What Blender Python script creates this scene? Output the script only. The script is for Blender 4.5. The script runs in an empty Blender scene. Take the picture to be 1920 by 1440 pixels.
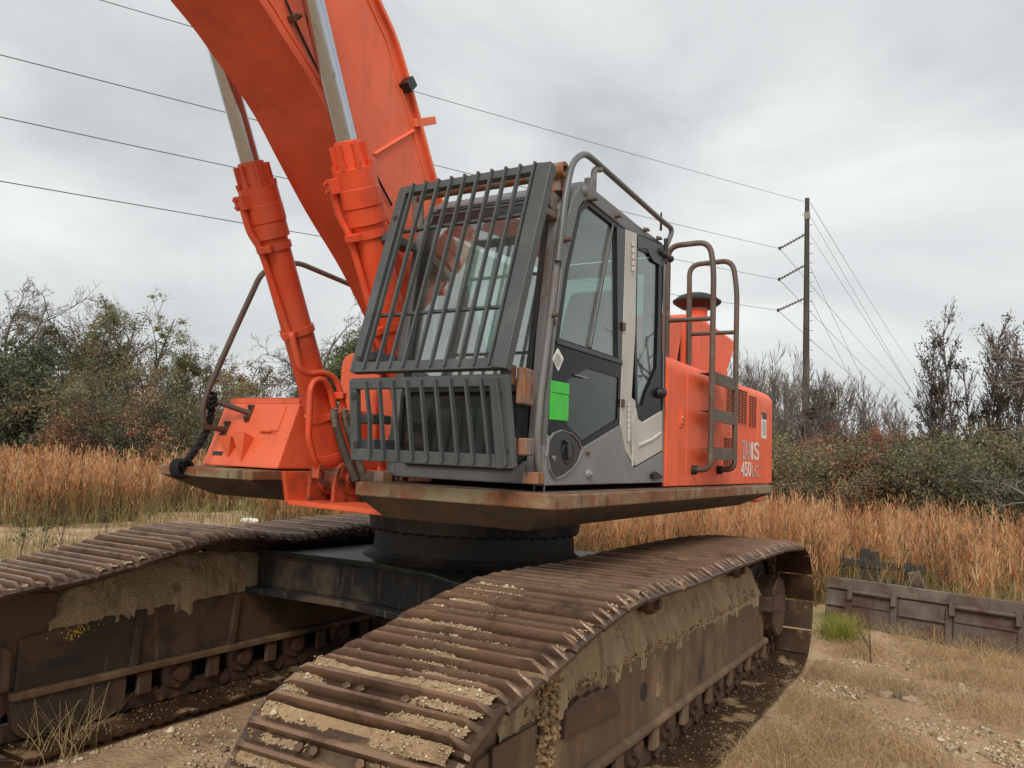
import bpy, math, random
import numpy as np
from mathutils import Vector, Matrix, noise
random.seed(7); rng=np.random.default_rng(7)
S=bpy.context.scene; COL=S.collection
rad=math.radians
# ------------------------------------------------------------------ camera
CAM=np.array([3.38,-5.3,1.8]); F=1496.25; PP=np.array([960.,720.])
_a=np.array([-1611.,753.])-PP; _b=np.array([1833.,893.])-PP
_d1=np.array([_a[0],_a[1],F]); _d2=np.array([_b[0],_b[1],F])
_X=-_d1/np.linalg.norm(_d1); _Y=_d2/np.linalg.norm(_d2); _Z=np.cross(_X,_Y); _Y=np.cross(_Z,_X)
_R=np.stack([_X,_Y,_Z],1)
cd=bpy.data.cameras.new('camera'); cam=bpy.data.objects.new('camera',cd); COL.objects.link(cam)
m=Matrix.Identity(4)
for i in range(3):
    m[i][0]=_R[0,i]; m[i][1]=-_R[1,i]; m[i][2]=-_R[2,i]; m[i][3]=CAM[i]
cam.matrix_world=m
cd.sensor_width=36; cd.lens=36*F/1920; cd.clip_start=.05; cd.clip_end=3000
S.camera=cam
def at(u,v,x=None,y=None,z=None,d=None):
    "point on the viewing ray of a measured spot, on a known plane of the machine or at a known distance"
    r=_R.T@np.array([(u-960)/F,(v-720)/F,1.])
    if x is not None: t=(x-CAM[0])/r[0]
    elif y is not None: t=(y-CAM[1])/r[1]
    elif z is not None: t=(z-CAM[2])/r[2]
    else: t=d/math.hypot(r[0],r[1])
    return tuple(CAM+t*r)
# ------------------------------------------------------------------ light
SUN_EL,SUN_AZ=rad(42),rad(158)   # azimuth measured from +Y towards +X
W=bpy.data.worlds.new('World'); S.world=W; W.use_nodes=True
nt=W.node_tree; nt.nodes.clear(); N=nt.nodes.new; K=nt.links.new
out=N('ShaderNodeOutputWorld'); bg=N('ShaderNodeBackground'); K(bg.outputs[0],out.inputs[0])
sky=N('ShaderNodeTexSky'); sky.sky_type='NISHITA'; sky.sun_disc=False; sky.sun_elevation=SUN_EL; sky.sun_rotation=SUN_AZ; sky.dust_density=3
sc=N('ShaderNodeMixRGB'); sc.blend_type='MULTIPLY'; sc.inputs[0].default_value=1; sc.inputs[2].default_value=(.65,.65,.65,1); K(sky.outputs[0],sc.inputs[1])
tc=N('ShaderNodeTexCoord'); mp=N('ShaderNodeMapping'); mp.inputs['Scale'].default_value=(1,1,2.4); K(tc.outputs['Generated'],mp.inputs[0])
n1=N('ShaderNodeTexNoise'); n1.inputs['Scale'].default_value=2.1; n1.inputs['Detail'].default_value=6; n1.inputs['Roughness'].default_value=.5; n1.inputs['Distortion'].default_value=.5; K(mp.outputs[0],n1.inputs[0])
cr=N('ShaderNodeValToRGB'); cr.color_ramp.elements[0].position=.34; cr.color_ramp.elements[0].color=(3.2,3.36,3.42,1)
cr.color_ramp.elements[1].position=.66; cr.color_ramp.elements[1].color=(5.15,5.25,5.22,1); K(n1.outputs[0],cr.inputs[0])
mx=N('ShaderNodeMixRGB'); mx.inputs[0].default_value=.94; K(sc.outputs[0],mx.inputs[1]); K(cr.outputs[0],mx.inputs[2])
K(mx.outputs[0],bg.inputs[0]); bg.inputs[1].default_value=.1
sl=bpy.data.lights.new('sun','SUN'); sl.energy=1.5; sl.angle=rad(25); sl.color=(1,.94,.84)
so=bpy.data.objects.new('sun',sl); COL.objects.link(so)
sd=Vector((math.sin(SUN_AZ)*math.cos(SUN_EL),math.cos(SUN_AZ)*math.cos(SUN_EL),math.sin(SUN_EL)))
so.rotation_euler=sd.to_track_quat('Z','Y').to_euler()
vs=S.view_settings; vs.view_transform='Standard'; vs.look='None'; vs.gamma=1; vs.use_curve_mapping=False; vs.exposure=0.85
# ------------------------------------------------------------------ materials
MATS={}
def lin(c):
    return tuple(((v/255)/12.92 if v/255<=.04045 else ((v/255+.055)/1.055)**2.4) for v in c)
def pm(name,col,rough=.6,metal=0.,layers=(),bump=None,spec=.5,vary=.12,vscale=3.,attr=False,trans=0.,coat=0.):
    """procedural paint/metal/soil: base colour with slow variation, noise-masked layers (stains, rust, dust) and fine relief"""
    M=bpy.data.materials.new(name); M.use_nodes=True; t=M.node_tree; n=t.nodes; l=t.links.new
    b=n['Principled BSDF']; b.inputs['Roughness'].default_value=rough; b.inputs['Metallic'].default_value=metal
    b.inputs['Specular IOR Level'].default_value=spec
    if coat: b.inputs['Coat Weight'].default_value=coat; b.inputs['Coat Roughness'].default_value=.25
    g=n.new('ShaderNodeNewGeometry')
    if attr:
        a=n.new('ShaderNodeAttribute'); a.attribute_name='col'; cur=a.outputs['Color']
    else:
        rgb=n.new('ShaderNodeRGB'); rgb.outputs[0].default_value=(*col,1); cur=rgb.outputs[0]
    if vary:
        nz=n.new('ShaderNodeTexNoise'); nz.inputs['Scale'].default_value=vscale; nz.inputs['Detail'].default_value=5; l(g.outputs['Position'],nz.inputs['Vector'])
        mr=n.new('ShaderNodeMapRange'); mr.inputs['From Min'].default_value=.3; mr.inputs['From Max'].default_value=.7; mr.inputs['To Min'].default_value=1-vary; mr.inputs['To Max'].default_value=1+vary; l(nz.outputs[0],mr.inputs[0])
        vm=n.new('ShaderNodeVectorMath'); vm.operation='SCALE'; l(cur,vm.inputs[0]); l(mr.outputs[0],vm.inputs['Scale']); cur=vm.outputs[0]
    rcur=None
    for L in layers:
        c,scale,lo,hi=L[:4]; st=L[4] if len(L)>4 and L[4] else (1,1,1); amt=L[5] if len(L)>5 else 1.; lr=L[6] if len(L)>6 else .9; up=L[7] if len(L)>7 else None
        mpn=n.new('ShaderNodeMapping'); mpn.inputs['Scale'].default_value=st; mpn.inputs['Location'].default_value=(random.random()*50,random.random()*50,random.random()*50); l(g.outputs['Position'],mpn.inputs[0])
        nz=n.new('ShaderNodeTexNoise'); nz.inputs['Scale'].default_value=scale; nz.inputs['Detail'].default_value=7; nz.inputs['Roughness'].default_value=.62; l(mpn.outputs[0],nz.inputs['Vector'])
        mr=n.new('ShaderNodeMapRange'); mr.interpolation_type='SMOOTHSTEP'; mr.inputs['From Min'].default_value=lo; mr.inputs['From Max'].default_value=hi; mr.inputs['To Max'].default_value=amt; l(nz.outputs[0],mr.inputs[0]); fac=mr.outputs[0]
        if up:   # settles on faces that look upwards
            sx=n.new('ShaderNodeSeparateXYZ'); l(g.outputs['True Normal'],sx.inputs[0])
            m2=n.new('ShaderNodeMapRange'); m2.inputs['From Min'].default_value=up[0]; m2.inputs['From Max'].default_value=up[1]; l(sx.outputs[2],m2.inputs[0])
            mu=n.new('ShaderNodeMath'); mu.operation='MULTIPLY'; l(fac,mu.inputs[0]); l(m2.outputs[0],mu.inputs[1]); fac=mu.outputs[0]
        mxn=n.new('ShaderNodeMixRGB'); l(fac,mxn.inputs[0]); l(cur,mxn.inputs[1]); mxn.inputs[2].default_value=(*c,1); cur=mxn.outputs[0]
        mm=n.new('ShaderNodeMapRange'); mm.inputs['To Min'].default_value=rough; mm.inputs['To Max'].default_value=lr; l(fac,mm.inputs[0])
        if rcur is None: rcur=mm.outputs[0]
        else:
            mxr=n.new('ShaderNodeMath'); mxr.operation='MAXIMUM'; l(rcur,mxr.inputs[0]); l(mm.outputs[0],mxr.inputs[1]); rcur=mxr.outputs[0]
    l(cur,b.inputs['Base Color'])
    if rcur is not None: l(rcur,b.inputs['Roughness'])
    if bump:
        nz=n.new('ShaderNodeTexNoise'); nz.inputs['Scale'].default_value=bump[0]; nz.inputs['Detail'].default_value=8; l(g.outputs['Position'],nz.inputs['Vector'])
        bn=n.new('ShaderNodeBump'); bn.inputs['Strength'].default_value=bump[1]; bn.inputs['Distance'].default_value=bump[2] if len(bump)>2 else .01; l(nz.outputs[0],bn.inputs['Height']); l(bn.outputs[0],b.inputs['Normal'])
    if trans:
        b.inputs['Subsurface Weight'].default_value=0
        tr=n.new('ShaderNodeBsdfTranslucent'); l(cur,tr.inputs[0]); ms=n.new('ShaderNodeMixShader'); ms.inputs[0].default_value=trans
        l(b.outputs[0],ms.inputs[1]); l(tr.outputs[0],ms.inputs[2]); l(ms.outputs[0],n['Material Output'].inputs[0])
    MATS[name]=M; return M
def glass(name,tint,gl=.12,rough=.02,film=0.,filmcol=(.5,.55,.52)):
    M=bpy.data.materials.new(name); M.use_nodes=True; t=M.node_tree; n=t.nodes; l=t.links.new; n.remove(n['Principled BSDF'])
    tr=n.new('ShaderNodeBsdfTransparent'); tr.inputs[0].default_value=(*tint,1)
    gs=n.new('ShaderNodeBsdfGlossy'); gs.inputs['Roughness'].default_value=rough; gs.inputs[0].default_value=(1,1,1,1)
    df=n.new('ShaderNodeBsdfDiffuse'); df.inputs[0].default_value=(*filmcol,1)
    fr=n.new('ShaderNodeFresnel'); gb=n.new('ShaderNodeNewGeometry'); mi=n.new('ShaderNodeMapRange'); mi.inputs['To Min'].default_value=1.5; mi.inputs['To Max'].default_value=1/1.5; l(gb.outputs['Backfacing'],mi.inputs[0]); l(mi.outputs[0],fr.inputs[0])
    ad=n.new('ShaderNodeMath'); ad.operation='ADD'; ad.inputs[1].default_value=gl; l(fr.outputs[0],ad.inputs[0])
    m1=n.new('ShaderNodeMixShader'); m2=n.new('ShaderNodeMixShader')
    g=n.new('ShaderNodeNewGeometry'); nz=n.new('ShaderNodeTexNoise'); nz.inputs['Scale'].default_value=4; nz.inputs['Detail'].default_value=6; l(g.outputs['Position'],nz.inputs['Vector'])
    mr=n.new('ShaderNodeMapRange'); mr.inputs['From Min'].default_value=.35; mr.inputs['From Max'].default_value=.7; mr.inputs['To Min'].default_value=film*.5; mr.inputs['To Max'].default_value=film*1.3; l(nz.outputs[0],mr.inputs[0])
    l(mr.outputs[0],m1.inputs[0]); l(tr.outputs[0],m1.inputs[1]); l(df.outputs[0],m1.inputs[2])
    l(ad.outputs[0],m2.inputs[0]); l(m1.outputs[0],m2.inputs[1]); l(gs.outputs[0],m2.inputs[2]); l(m2.outputs[0],n['Material Output'].inputs[0])
    MATS[name]=M; return M
RUST=(.13,.045,.018); RUSTL=(.30,.11,.035); SAND=(.36,.24,.125); MUD=(.19,.115,.06); DUST=(.30,.22,.14)
ORG=pm('orange paint',(.83,.16,.068),.45,layers=[((.86,.20,.095),1.3,.5,.75,None,.45,.55),((.30,.05,.02),7,.60,.8,(3,3,.35),.5,.6),((.33,.13,.07),26,.64,.72,None,.55,.8),((.22,.11,.065),2.2,.55,.78,(5,5,.3),.5,.8),((.42,.17,.10),.9,.5,.7,None,.30,.7),((.13,.06,.04),60,.70,.74,None,.8,.8)],bump=(60,.05,.004),vary=.1,spec=.35)
ORGC=pm('deep orange cylinder paint',(.70,.078,.026),.42,layers=[((.36,.04,.016),3.2,.48,.72,(1,1,.6),.65,.5),((.80,.16,.07),8,.62,.8,None,.4,.5),((.33,.13,.07),26,.64,.72,None,.55,.8),((.22,.11,.065),2.2,.55,.78,(5,5,.3),.5,.8),((.42,.17,.10),.9,.5,.7,None,.30,.7),((.13,.06,.04),60,.70,.74,None,.8,.8)],bump=(60,.06,.004),vary=.12,spec=.4)
ORGB=pm('faded boom side paint',(.74,.135,.062),.5,layers=[((.80,.22,.13),1.1,.45,.72,None,.5,.6),((.36,.07,.035),2.6,.56,.78,(2,2,.5),.5,.6),((.33,.13,.07),26,.64,.72,None,.55,.8),((.22,.11,.065),2.2,.55,.78,(5,5,.3),.5,.8),((.42,.17,.10),.9,.5,.7,None,.30,.7),((.13,.06,.04),60,.70,.74,None,.8,.8)],bump=(50,.06,.004),vary=.1,spec=.3)
ORGD=pm('orange paint dirty',(.72,.115,.042),.5,layers=[((.25,.06,.025),4,.5,.72,None,.65,.7),(DUST,9,.6,.8,None,.35)],bump=(50,.08,.004))
ORGF=pm('orange paint faded',(.78,.125,.05),.5,layers=[((.82,.22,.125),1.8,.46,.7,None,.5,.6),((.25,.06,.03),4,.60,.78,(4,4,.35),.6,.7),((.33,.13,.07),26,.64,.72,None,.55,.8),((.22,.11,.065),2.2,.55,.78,(5,5,.3),.5,.8),((.42,.17,.10),.9,.5,.7,None,.30,.7),((.13,.06,.04),60,.70,.74,None,.8,.8)],bump=(60,.05,.004),vary=.1,spec=.3)
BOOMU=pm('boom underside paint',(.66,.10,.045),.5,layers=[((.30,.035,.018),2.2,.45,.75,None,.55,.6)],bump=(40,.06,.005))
GRY=pm('grey cab paint',(.118,.122,.126),.5,layers=[((.175,.175,.175),2,.5,.75,None,.6,.6),((.07,.04,.025),11,.66,.82,(3,3,.5),.6)],bump=(70,.05,.004))
GRYD=pm('grey door panel paint',(.185,.187,.19),.42,layers=[((.135,.13,.125),3,.5,.75,None,.5,.55),((.28,.25,.21),4,.62,.8,(4,4,.4),.4,.8)],bump=(70,.03,.003))
GUARD=pm('dark grey guard paint',(.062,.071,.075),.5,layers=[((.10,.105,.105),4,.5,.7,None,.6,.6),(RUST,14,.66,.76,None,.8)],bump=(80,.08,.004))
RUSTY=pm('grey paint rusted through',(.17,.17,.16),.6,layers=[(RUSTL,6,.42,.62,(2,2,.6),.95),(RUST,9,.48,.68,(2,2,.7),.95)],bump=(60,.25,.006))
PILR=pm('worn pillar paint',(.145,.145,.142),.55,layers=[(RUST,5,.55,.72,(3,3,.5),.8),((.30,.29,.27),12,.58,.75,None,.5)],bump=(60,.12,.005))
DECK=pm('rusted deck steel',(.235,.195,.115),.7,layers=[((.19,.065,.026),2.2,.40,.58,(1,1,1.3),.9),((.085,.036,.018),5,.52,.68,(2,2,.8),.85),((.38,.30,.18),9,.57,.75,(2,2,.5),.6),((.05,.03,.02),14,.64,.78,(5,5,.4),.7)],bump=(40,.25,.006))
PANM=pm('pan underside with painted shade',(.075,.055,.038),.75,layers=[((.14,.075,.035),2.5,.5,.68,None,.8),((.03,.024,.02),5,.5,.7,None,.8)],bump=(40,.25,.006))  # tone darkened to stand in for the shade beneath the deck
TREAD=pm('deck tread plate',(.15,.11,.095),.6,layers=[(RUST,4,.4,.65,None,.8),((.3,.26,.22),10,.6,.75,None,.5)],bump=(90,.4,.006))
BLK=pm('black frame paint',(.018,.019,.02),.4,layers=[((.09,.062,.036),2.2,.47,.66,None,.85,.9),((.16,.12,.075),6,.55,.75,(4,4,.4),.5)],bump=(30,.15,.006))
WETBLK=pm('wet black plate',(.02,.024,.02),.28,spec=.35,layers=[((.05,.055,.03),3,.5,.7,None,.8,.3),((.10,.075,.05),6,.6,.75,None,.7,.7)],bump=(20,.08,.005))
DARK=pm('dark grimy steel',(.026,.022,.018),.65,layers=[((.07,.05,.03),4,.5,.7,None,.7)],bump=(40,.2,.006))
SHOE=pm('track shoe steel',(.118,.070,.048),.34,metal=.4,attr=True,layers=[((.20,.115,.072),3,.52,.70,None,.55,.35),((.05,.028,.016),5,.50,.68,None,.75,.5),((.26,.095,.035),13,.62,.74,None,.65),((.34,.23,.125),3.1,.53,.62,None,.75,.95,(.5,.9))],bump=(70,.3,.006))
FRAMEM=pm('muddy track frame',(.115,.066,.037),.7,layers=[((.30,.21,.12),2.2,.46,.66,(1.3,1.3,.7),.6),((.22,.14,.075),2.4,.46,.70,(3,3,.45),.6),((.024,.022,.022),1.6,.57,.70,None,.9,.5),(RUSTL,9,.62,.75,(5,5,.25),.7)],bump=(40,.3,.008))
FRAMEL=pm('inner track frame',(.095,.054,.031),.7,layers=[((.026,.022,.019),1.1,.52,.60,None,.75,.5),((.15,.10,.055),3.2,.56,.74,(4,4,.4),.8)],bump=(40,.25,.008))
SANDM=pm('packed sandy soil',(.31,.21,.115),.95,layers=[((.47,.36,.225),5,.5,.68,None,.8),((.15,.09,.045),3,.52,.72,(3,3,.8),.85)],bump=(45,.9,.03),vary=.2)
CAKE=pm('caked muddy sand',(.36,.26,.15),.95,layers=[((.45,.345,.22),3.2,.47,.64,(2.2,2.2,.55),.85),((.14,.088,.045),4,.53,.70,(2.5,2.5,.6),.85)],bump=(55,.9,.025),vary=.2)
GREASY=pm('greasy orange paint',(.45,.075,.03),.5,layers=[((.03,.022,.018),3.5,.44,.58,None,.95,.4),((.16,.05,.025),7,.5,.7,None,.7,.5)],bump=(50,.15,.005))
GRIT=pm('grit',(.4,.3,.18),.9,attr=True,vary=.1)
BOLT=pm('brown steel fitting',(.10,.06,.042),.55,metal=.3,layers=[(RUSTL,20,.55,.7,None,.7)],bump=(60,.2,.004))
CHROME=pm('chromed rod',(.47,.51,.57),.20,metal=1.,layers=[((.22,.20,.18),5,.55,.75,(8,8,.4),.7,.4)],vary=.05)
PIPE=pm('weathered handrail tube',(.10,.078,.062),.55,metal=.2,layers=[((.20,.155,.115),5,.5,.7,None,.7),(RUST,8,.55,.7,None,.8)],bump=(60,.2,.004))
GTUBE=pm('grey handrail tube',(.105,.112,.112),.4,layers=[((.17,.175,.17),3,.5,.7,None,.6,.5)])
RUB=pm('black rubber',(.012,.012,.013),.55,layers=[((.05,.045,.04),6,.58,.75,None,.5)],bump=(60,.1,.003))
BLKP=pm('black plastic',(.012,.013,.015),.32,layers=[((.05,.05,.05),5,.6,.75,None,.4,.6)],bump=(120,.06,.002))
BLKG=pm('black painted glass',(.006,.007,.009),.2,spec=.12,layers=[((.06,.06,.06),14,.66,.75,None,.5,.6)],vary=0)
BEIGE=pm('light warm grey paint',(.45,.43,.39),.4,layers=[((.40,.37,.33),4,.5,.75,None,.5,.5),((.2,.14,.09),12,.68,.8,None,.5)],bump=(60,.03,.003))
CLEAR=glass('tinted cab glass',(.62,.75,.70),.07,film=.06,filmcol=(.28,.32,.30))
WINDS=glass('windscreen glass',(.70,.82,.77),.20,film=.12,filmcol=(.42,.46,.43))
LOWG=glass('dark lower glass',(.45,.53,.49),-.03,film=.34,filmcol=(.065,.082,.073))
SEATM=pm('dark seat cloth',(.035,.045,.042),.9,bump=(300,.2,.003))
INTG=pm('grey interior plastic',(.075,.08,.078),.7)
INTD=pm('dark interior trim',(.035,.036,.036),.8)
HOSE=pm('dusty hydraulic hose',(.06,.052,.045),.75,layers=[((.13,.11,.085),9,.5,.7,None,.7)],bump=(150,.3,.003))
FERR=pm('zinc fitting',(.28,.26,.23),.35,metal=.7,layers=[(RUST,20,.6,.75,None,.5)])
ROPE=pm('black rope fibre',(.010,.011,.013),.9,bump=(300,.5,.004))
GREEN=pm('green sticker',(.04,.52,.035),.45,vary=.10,vscale=12,layers=[((.02,.30,.02),40,.62,.75,None,.5)])
WHITE=pm('white sticker',(.72,.72,.69),.5,vary=.05)
PRINT=pm('grey print',(.28,.28,.27),.6,vary=.05)
SILVER=pm('worn white lettering',(.68,.64,.60),.5,layers=[((.80,.17,.07),16,.62,.70,None,.9,.5)],vary=.1)
SILVERW=pm('worn silver lettering',(.42,.37,.35),.5,layers=[((.80,.14,.055),14,.55,.66,(1,1,.5),.9,.5)],vary=.1)
# ------------------------------------------------------------------ mesh tools
class MB:
    def __init__(s): s.v=[]; s.f=[]; s.sm=[]
    def add(s,V,Fc,sm=False):
        o=len(s.v); s.v+= [tuple(p) for p in V]; s.f+=[tuple(i+o for i in f) for f in Fc]; s.sm+=[sm]*len(Fc); return s
    def box(s,c,d,rx=0,ry=0,rz=0,R=None):
        V=[]
        M=R if R is not None else (Matrix.Rotation(rz,3,'Z')@Matrix.Rotation(ry,3,'Y')@Matrix.Rotation(rx,3,'X'))
        for x in(-.5,.5):
            for y in(-.5,.5):
                for z in(-.5,.5): V.append(Vector(c)+M@Vector((x*d[0],y*d[1],z*d[2])))
        return s.add(V,[(0,1,3,2),(4,6,7,5),(0,4,5,1),(2,3,7,6),(0,2,6,4),(1,5,7,3)])
    def bar(s,a,b,w,h,up=(0,0,1)):
        a=Vector(a);b=Vector(b);t=(b-a);L=t.length;t.normalize();u=Vector(up); r=t.cross(u)
        if r.length<1e-4: r=t.cross(Vector((1,0,0)))
        r.normalize();u=r.cross(t)
        R=Matrix((r,t,u)).transposed()
        return s.box((a+b)/2,(w,L,h),R=R)
    def prism(s,poly,ax,a,b):
        n=len(poly)
        def P(p,k):
            return {'x':(k,p[0],p[1]),'y':(p[0],k,p[1]),'z':(p[0],p[1],k)}[ax]
        V=[P(p,a) for p in poly]+[P(p,b) for p in poly]
        Fc=[tuple(range(n-1,-1,-1)),tuple(range(n,2*n))]+[(i,(i+1)%n,n+(i+1)%n,n+i) for i in range(n)]
        return s.add(V,Fc)
    def ring(s,o,i,ax,a,b):
        n=len(o)
        def P(p,k): return {'x':(k,p[0],p[1]),'y':(p[0],k,p[1]),'z':(p[0],p[1],k)}[ax]
        V=[P(p,a) for p in o]+[P(p,a) for p in i]+[P(p,b) for p in o]+[P(p,b) for p in i]
        Fc=[]
        for k in range(n):
            j=(k+1)%n
            Fc+=[(k,n+k,n+j,j),(2*n+k,2*n+j,3*n+j,3*n+k),(k,j,2*n+j,2*n+k),(n+k,3*n+k,3*n+j,n+j)]
        return s.add(V,Fc)
    def tube(s,path,r,n=10,cap=True,sm=True):
        P=[Vector(p) for p in path]; m=len(P); rr=r if hasattr(r,'__len__') else [r]*m
        prev=None; V=[]
        for i in range(m):
            t=(P[min(i+1,m-1)]-P[max(i-1,0)]).normalized()
            if prev is None:
                u=t.cross(Vector((0,0,1)));
                if u.length<1e-3: u=t.cross(Vector((1,0,0)))
                u.normalize()
            else:
                u=prev-t*prev.dot(t); u.normalize()
            prev=u; w=t.cross(u)
            for k in range(n):
                a=2*math.pi*k/n; V.append(P[i]+(u*math.cos(a)+w*math.sin(a))*rr[i])
        Fc=[(i*n+k,i*n+(k+1)%n,(i+1)*n+(k+1)%n,(i+1)*n+k) for i in range(m-1) for k in range(n)]
        s.add(V,Fc,sm)
        if cap:
            s.add(V[:n],[tuple(range(n-1,-1,-1))]); s.add(V[-n:],[tuple(range(n))])
        return s
    def lathe(s,base,axis,prof,n=24,sm=True):
        "prof: (distance along axis, radius)"
        A=Vector(axis).normalized(); u=A.cross(Vector((0,0,1)))
        if u.length<1e-3: u=Vector((1,0,0))
        u.normalize(); w=A.cross(u); B=Vector(base)
        for (h0,r0),(h1,r1) in zip(prof[:-1],prof[1:]):
            V=[]
            for h,r in((h0,r0),(h1,r1)):
                for k in range(n):
                    a=2*math.pi*k/n; V.append(B+A*h+(u*math.cos(a)+w*math.sin(a))*r)
            s.add(V,[(k,(k+1)%n,n+(k+1)%n,n+k) for k in range(n)],sm)
        for (h,r),rev in((prof[0],True),(prof[-1],False)):
            if r>1e-4:
                V=[B+A*h+(u*math.cos(2*math.pi*k/n)+w*math.sin(2*math.pi*k/n))*r for k in range(n)]
                f=tuple(range(n)); s.add(V,[f[::-1] if rev else f])
        return s
    def build(s,name,mat,parent=None,bevel=0,seg=2,label=None):
        me=bpy.data.meshes.new(name); me.from_pydata(s.v,[],s.f); me.polygons.foreach_set('use_smooth',s.sm); me.materials.append(mat); me.update()
        o=bpy.data.objects.new(name,me); COL.objects.link(o)
        if parent: o.parent=parent
        if bevel:
            b=o.modifiers.new('edge','BEVEL'); b.width=bevel; b.segments=seg; b.limit_method='ANGLE'; b.angle_limit=rad(40)
        if label: o['label']=label
        return o
def rnd(poly,r,n=4):
    "round the corners of a 2D polygon; r may be a list"
    R=r if hasattr(r,'__len__') else [r]*len(poly); out=[]
    for i,p in enumerate(poly):
        p=Vector(p[:2]); a=Vector(poly[i-1][:2]); b=Vector(poly[(i+1)%len(poly)][:2])
        if R[i]<=0: out.append(tuple(p)); continue
        da=(a-p);db=(b-p); k=min(R[i],da.length*.45,db.length*.45); A=p+da.normalized()*k; B=p+db.normalized()*k
        for j in range(n+1):
            t=j/n; out.append(tuple(A*(1-t)**2+p*2*t*(1-t)+B*t*t))
    return out
def smooth(path,r=.08,n=5):
    "round the bends of a 3D path"
    P=[Vector(p) for p in path]; out=[P[0]]
    for i in range(1,len(P)-1):
        a=P[i-1]-P[i];b=P[i+1]-P[i];k=min(r,a.length*.48,b.length*.48);A=P[i]+a.normalized()*k;B=P[i]+b.normalized()*k
        for j in range(n+1):
            t=j/n; out.append(A*(1-t)**2+P[i]*2*t*(1-t)+B*t*t)
    out.append(P[-1]); return out
def empty(name,loc=(0,0,0),parent=None):
    o=bpy.data.objects.new(name,None); COL.objects.link(o); o.location=loc
    if parent: o.parent=parent
    return o
def tag(o,label=None,cat=None,group=None,kind=None):
    if label: o['label']=label
    if cat: o['category']=cat
    if group: o['group']=group
    if kind: o['kind']=kind
    return o
def fastmesh(name,V,Fc,mat,col=None,parent=None,smooth=False):
    "numpy arrays -> one mesh; faces all tris or all quads"
    V=np.asarray(V,dtype=np.float32).reshape(-1,3); Fc=np.asarray(Fc,dtype=np.int32); k=Fc.shape[1]
    me=bpy.data.meshes.new(name); me.vertices.add(len(V)); me.vertices.foreach_set('co',V.ravel())
    me.loops.add(Fc.size); me.loops.foreach_set('vertex_index',Fc.ravel()); me.polygons.add(len(Fc))
    me.polygons.foreach_set('loop_start',np.arange(0,Fc.size,k,dtype=np.int32))
    if smooth: me.polygons.foreach_set('use_smooth',np.ones(len(Fc),bool))
    me.update(calc_edges=True)
    if col is not None:
        c=np.ones((len(V),4),np.float32); c[:,:3]=col; a=me.attributes.new('col','FLOAT_COLOR','POINT'); a.data.foreach_set('color',c.ravel())
    me.materials.append(mat); o=bpy.data.objects.new(name,me); COL.objects.link(o)
    if parent: o.parent=parent
    return o
def yz(pts,x): return [at(u,v,x=x)[1:] for u,v in pts]
# ================================================================== excavator: undercarriage
EX=empty('excavator'); tag(EX,'orange crawler excavator with barred grey cab standing on muddy tracks','excavator')
TW=.905
def track_path(sag):
    P=[]; ic=(-2.88,.50); ir=.468; scn=(2.3,.565); sr=.535
    for a in np.linspace(-90,-270,40): P.append((ic[0]+ir*math.cos(rad(a)),ic[1]+ir*math.sin(rad(a))))
    P+= sag
    for a in np.linspace(80,-90,40): P.append((scn[0]+sr*math.cos(rad(a)),scn[1]+sr*math.sin(rad(a))))
    P.append((-2.7,.032)); P=np.array(P)
    # smooth the top run a little
    Q=[P[0]]
    for a,b in zip(P[:-1],P[1:]):
        n=max(1,int(np.linalg.norm(b-a)/.02))
        for k in range(1,n+1): Q.append(a+(b-a)*k/n)
    Q=np.array(Q)
    ker=np.ones(9)/9
    Qs=np.stack([np.convolve(np.pad(Q[:,i],4,mode='wrap'),ker,'valid') for i in(0,1)],1)
    return Qs
def resample(Q,n):
    C=np.vstack([Q,Q[:1]]); d=np.r_[0,np.cumsum(np.linalg.norm(np.diff(C,axis=0),axis=1))]
    s=np.linspace(0,d[-1],n,endpoint=False); return np.stack([np.interp(s,d,C[:,i]) for i in(0,1)],1),d[-1]
def shoe_mesh(p):
    hp=p/2-.011
    prof=[(-hp,-.004),(-hp+.012,.004),(-.106,.005),(-.098,.044),(-.084,.046),(-.066,.006),(-.026,.004),(-.016,.038),(-.002,.039),(.016,.005),(.054,.005),(.064,.041),(.078,.042),(.096,.006),(hp,.003)]
    low=[(hp,-.016),(-hp,-.022)]
    m=MB(); xs=[-TW/2,-TW/2+.02,-TW/2+.075,TW/2-.075,TW/2-.02,TW/2]; ks=[.02,.34,1,1,.34,.02]; rows=[]
    V=[]
    for x,k in zip(xs,ks):
        sh=0
        for t,h in prof:
            base=.004 if h>.01 else h
            V.append((x,t*(1-.0*k),(base+(h-base)*k)-(.008 if abs(x)>TW/2-.01 else 0)))
        for t,h in low: V.append((x,t,h))
    n=len(prof)+2
    Fc=[]
    for i in range(5):
        for k in range(n): Fc.append((i*n+k,i*n+(k+1)%n,(i+1)*n+(k+1)%n,(i+1)*n+k))
    Fc=[f[::-1] for f in Fc]
    Fc+=[tuple(range(n)),tuple(5*n+k for k in range(n-1,-1,-1))]
    m.add(V,Fc)
    for bx in(-.165,-.10,.10,.165): m.lathe((bx,.036,.003),(0,0,1),[(0,.019),(.017,.019),(.02,.014)],6,False)
    me=bpy.data.meshes.new('track_shoe'); me.from_pydata(m.v,[],m.f); me.materials.append(SHOE); me.update()
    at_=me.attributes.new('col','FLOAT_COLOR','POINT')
    for i,v in enumerate(m.v):   # worn grouser crowns with their sheen painted in lighter, grimy steel between
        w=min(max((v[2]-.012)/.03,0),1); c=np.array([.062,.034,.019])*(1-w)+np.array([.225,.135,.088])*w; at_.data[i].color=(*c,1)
    return me
GV=[];GF=[];GC=[]
ico=np.array([(0,0,1),(.9,0,.1),(.28,.85,-.1),(-.73,.53,.15),(-.73,-.53,-.1),(.28,-.85,.1),(0,0,-1)])
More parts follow.
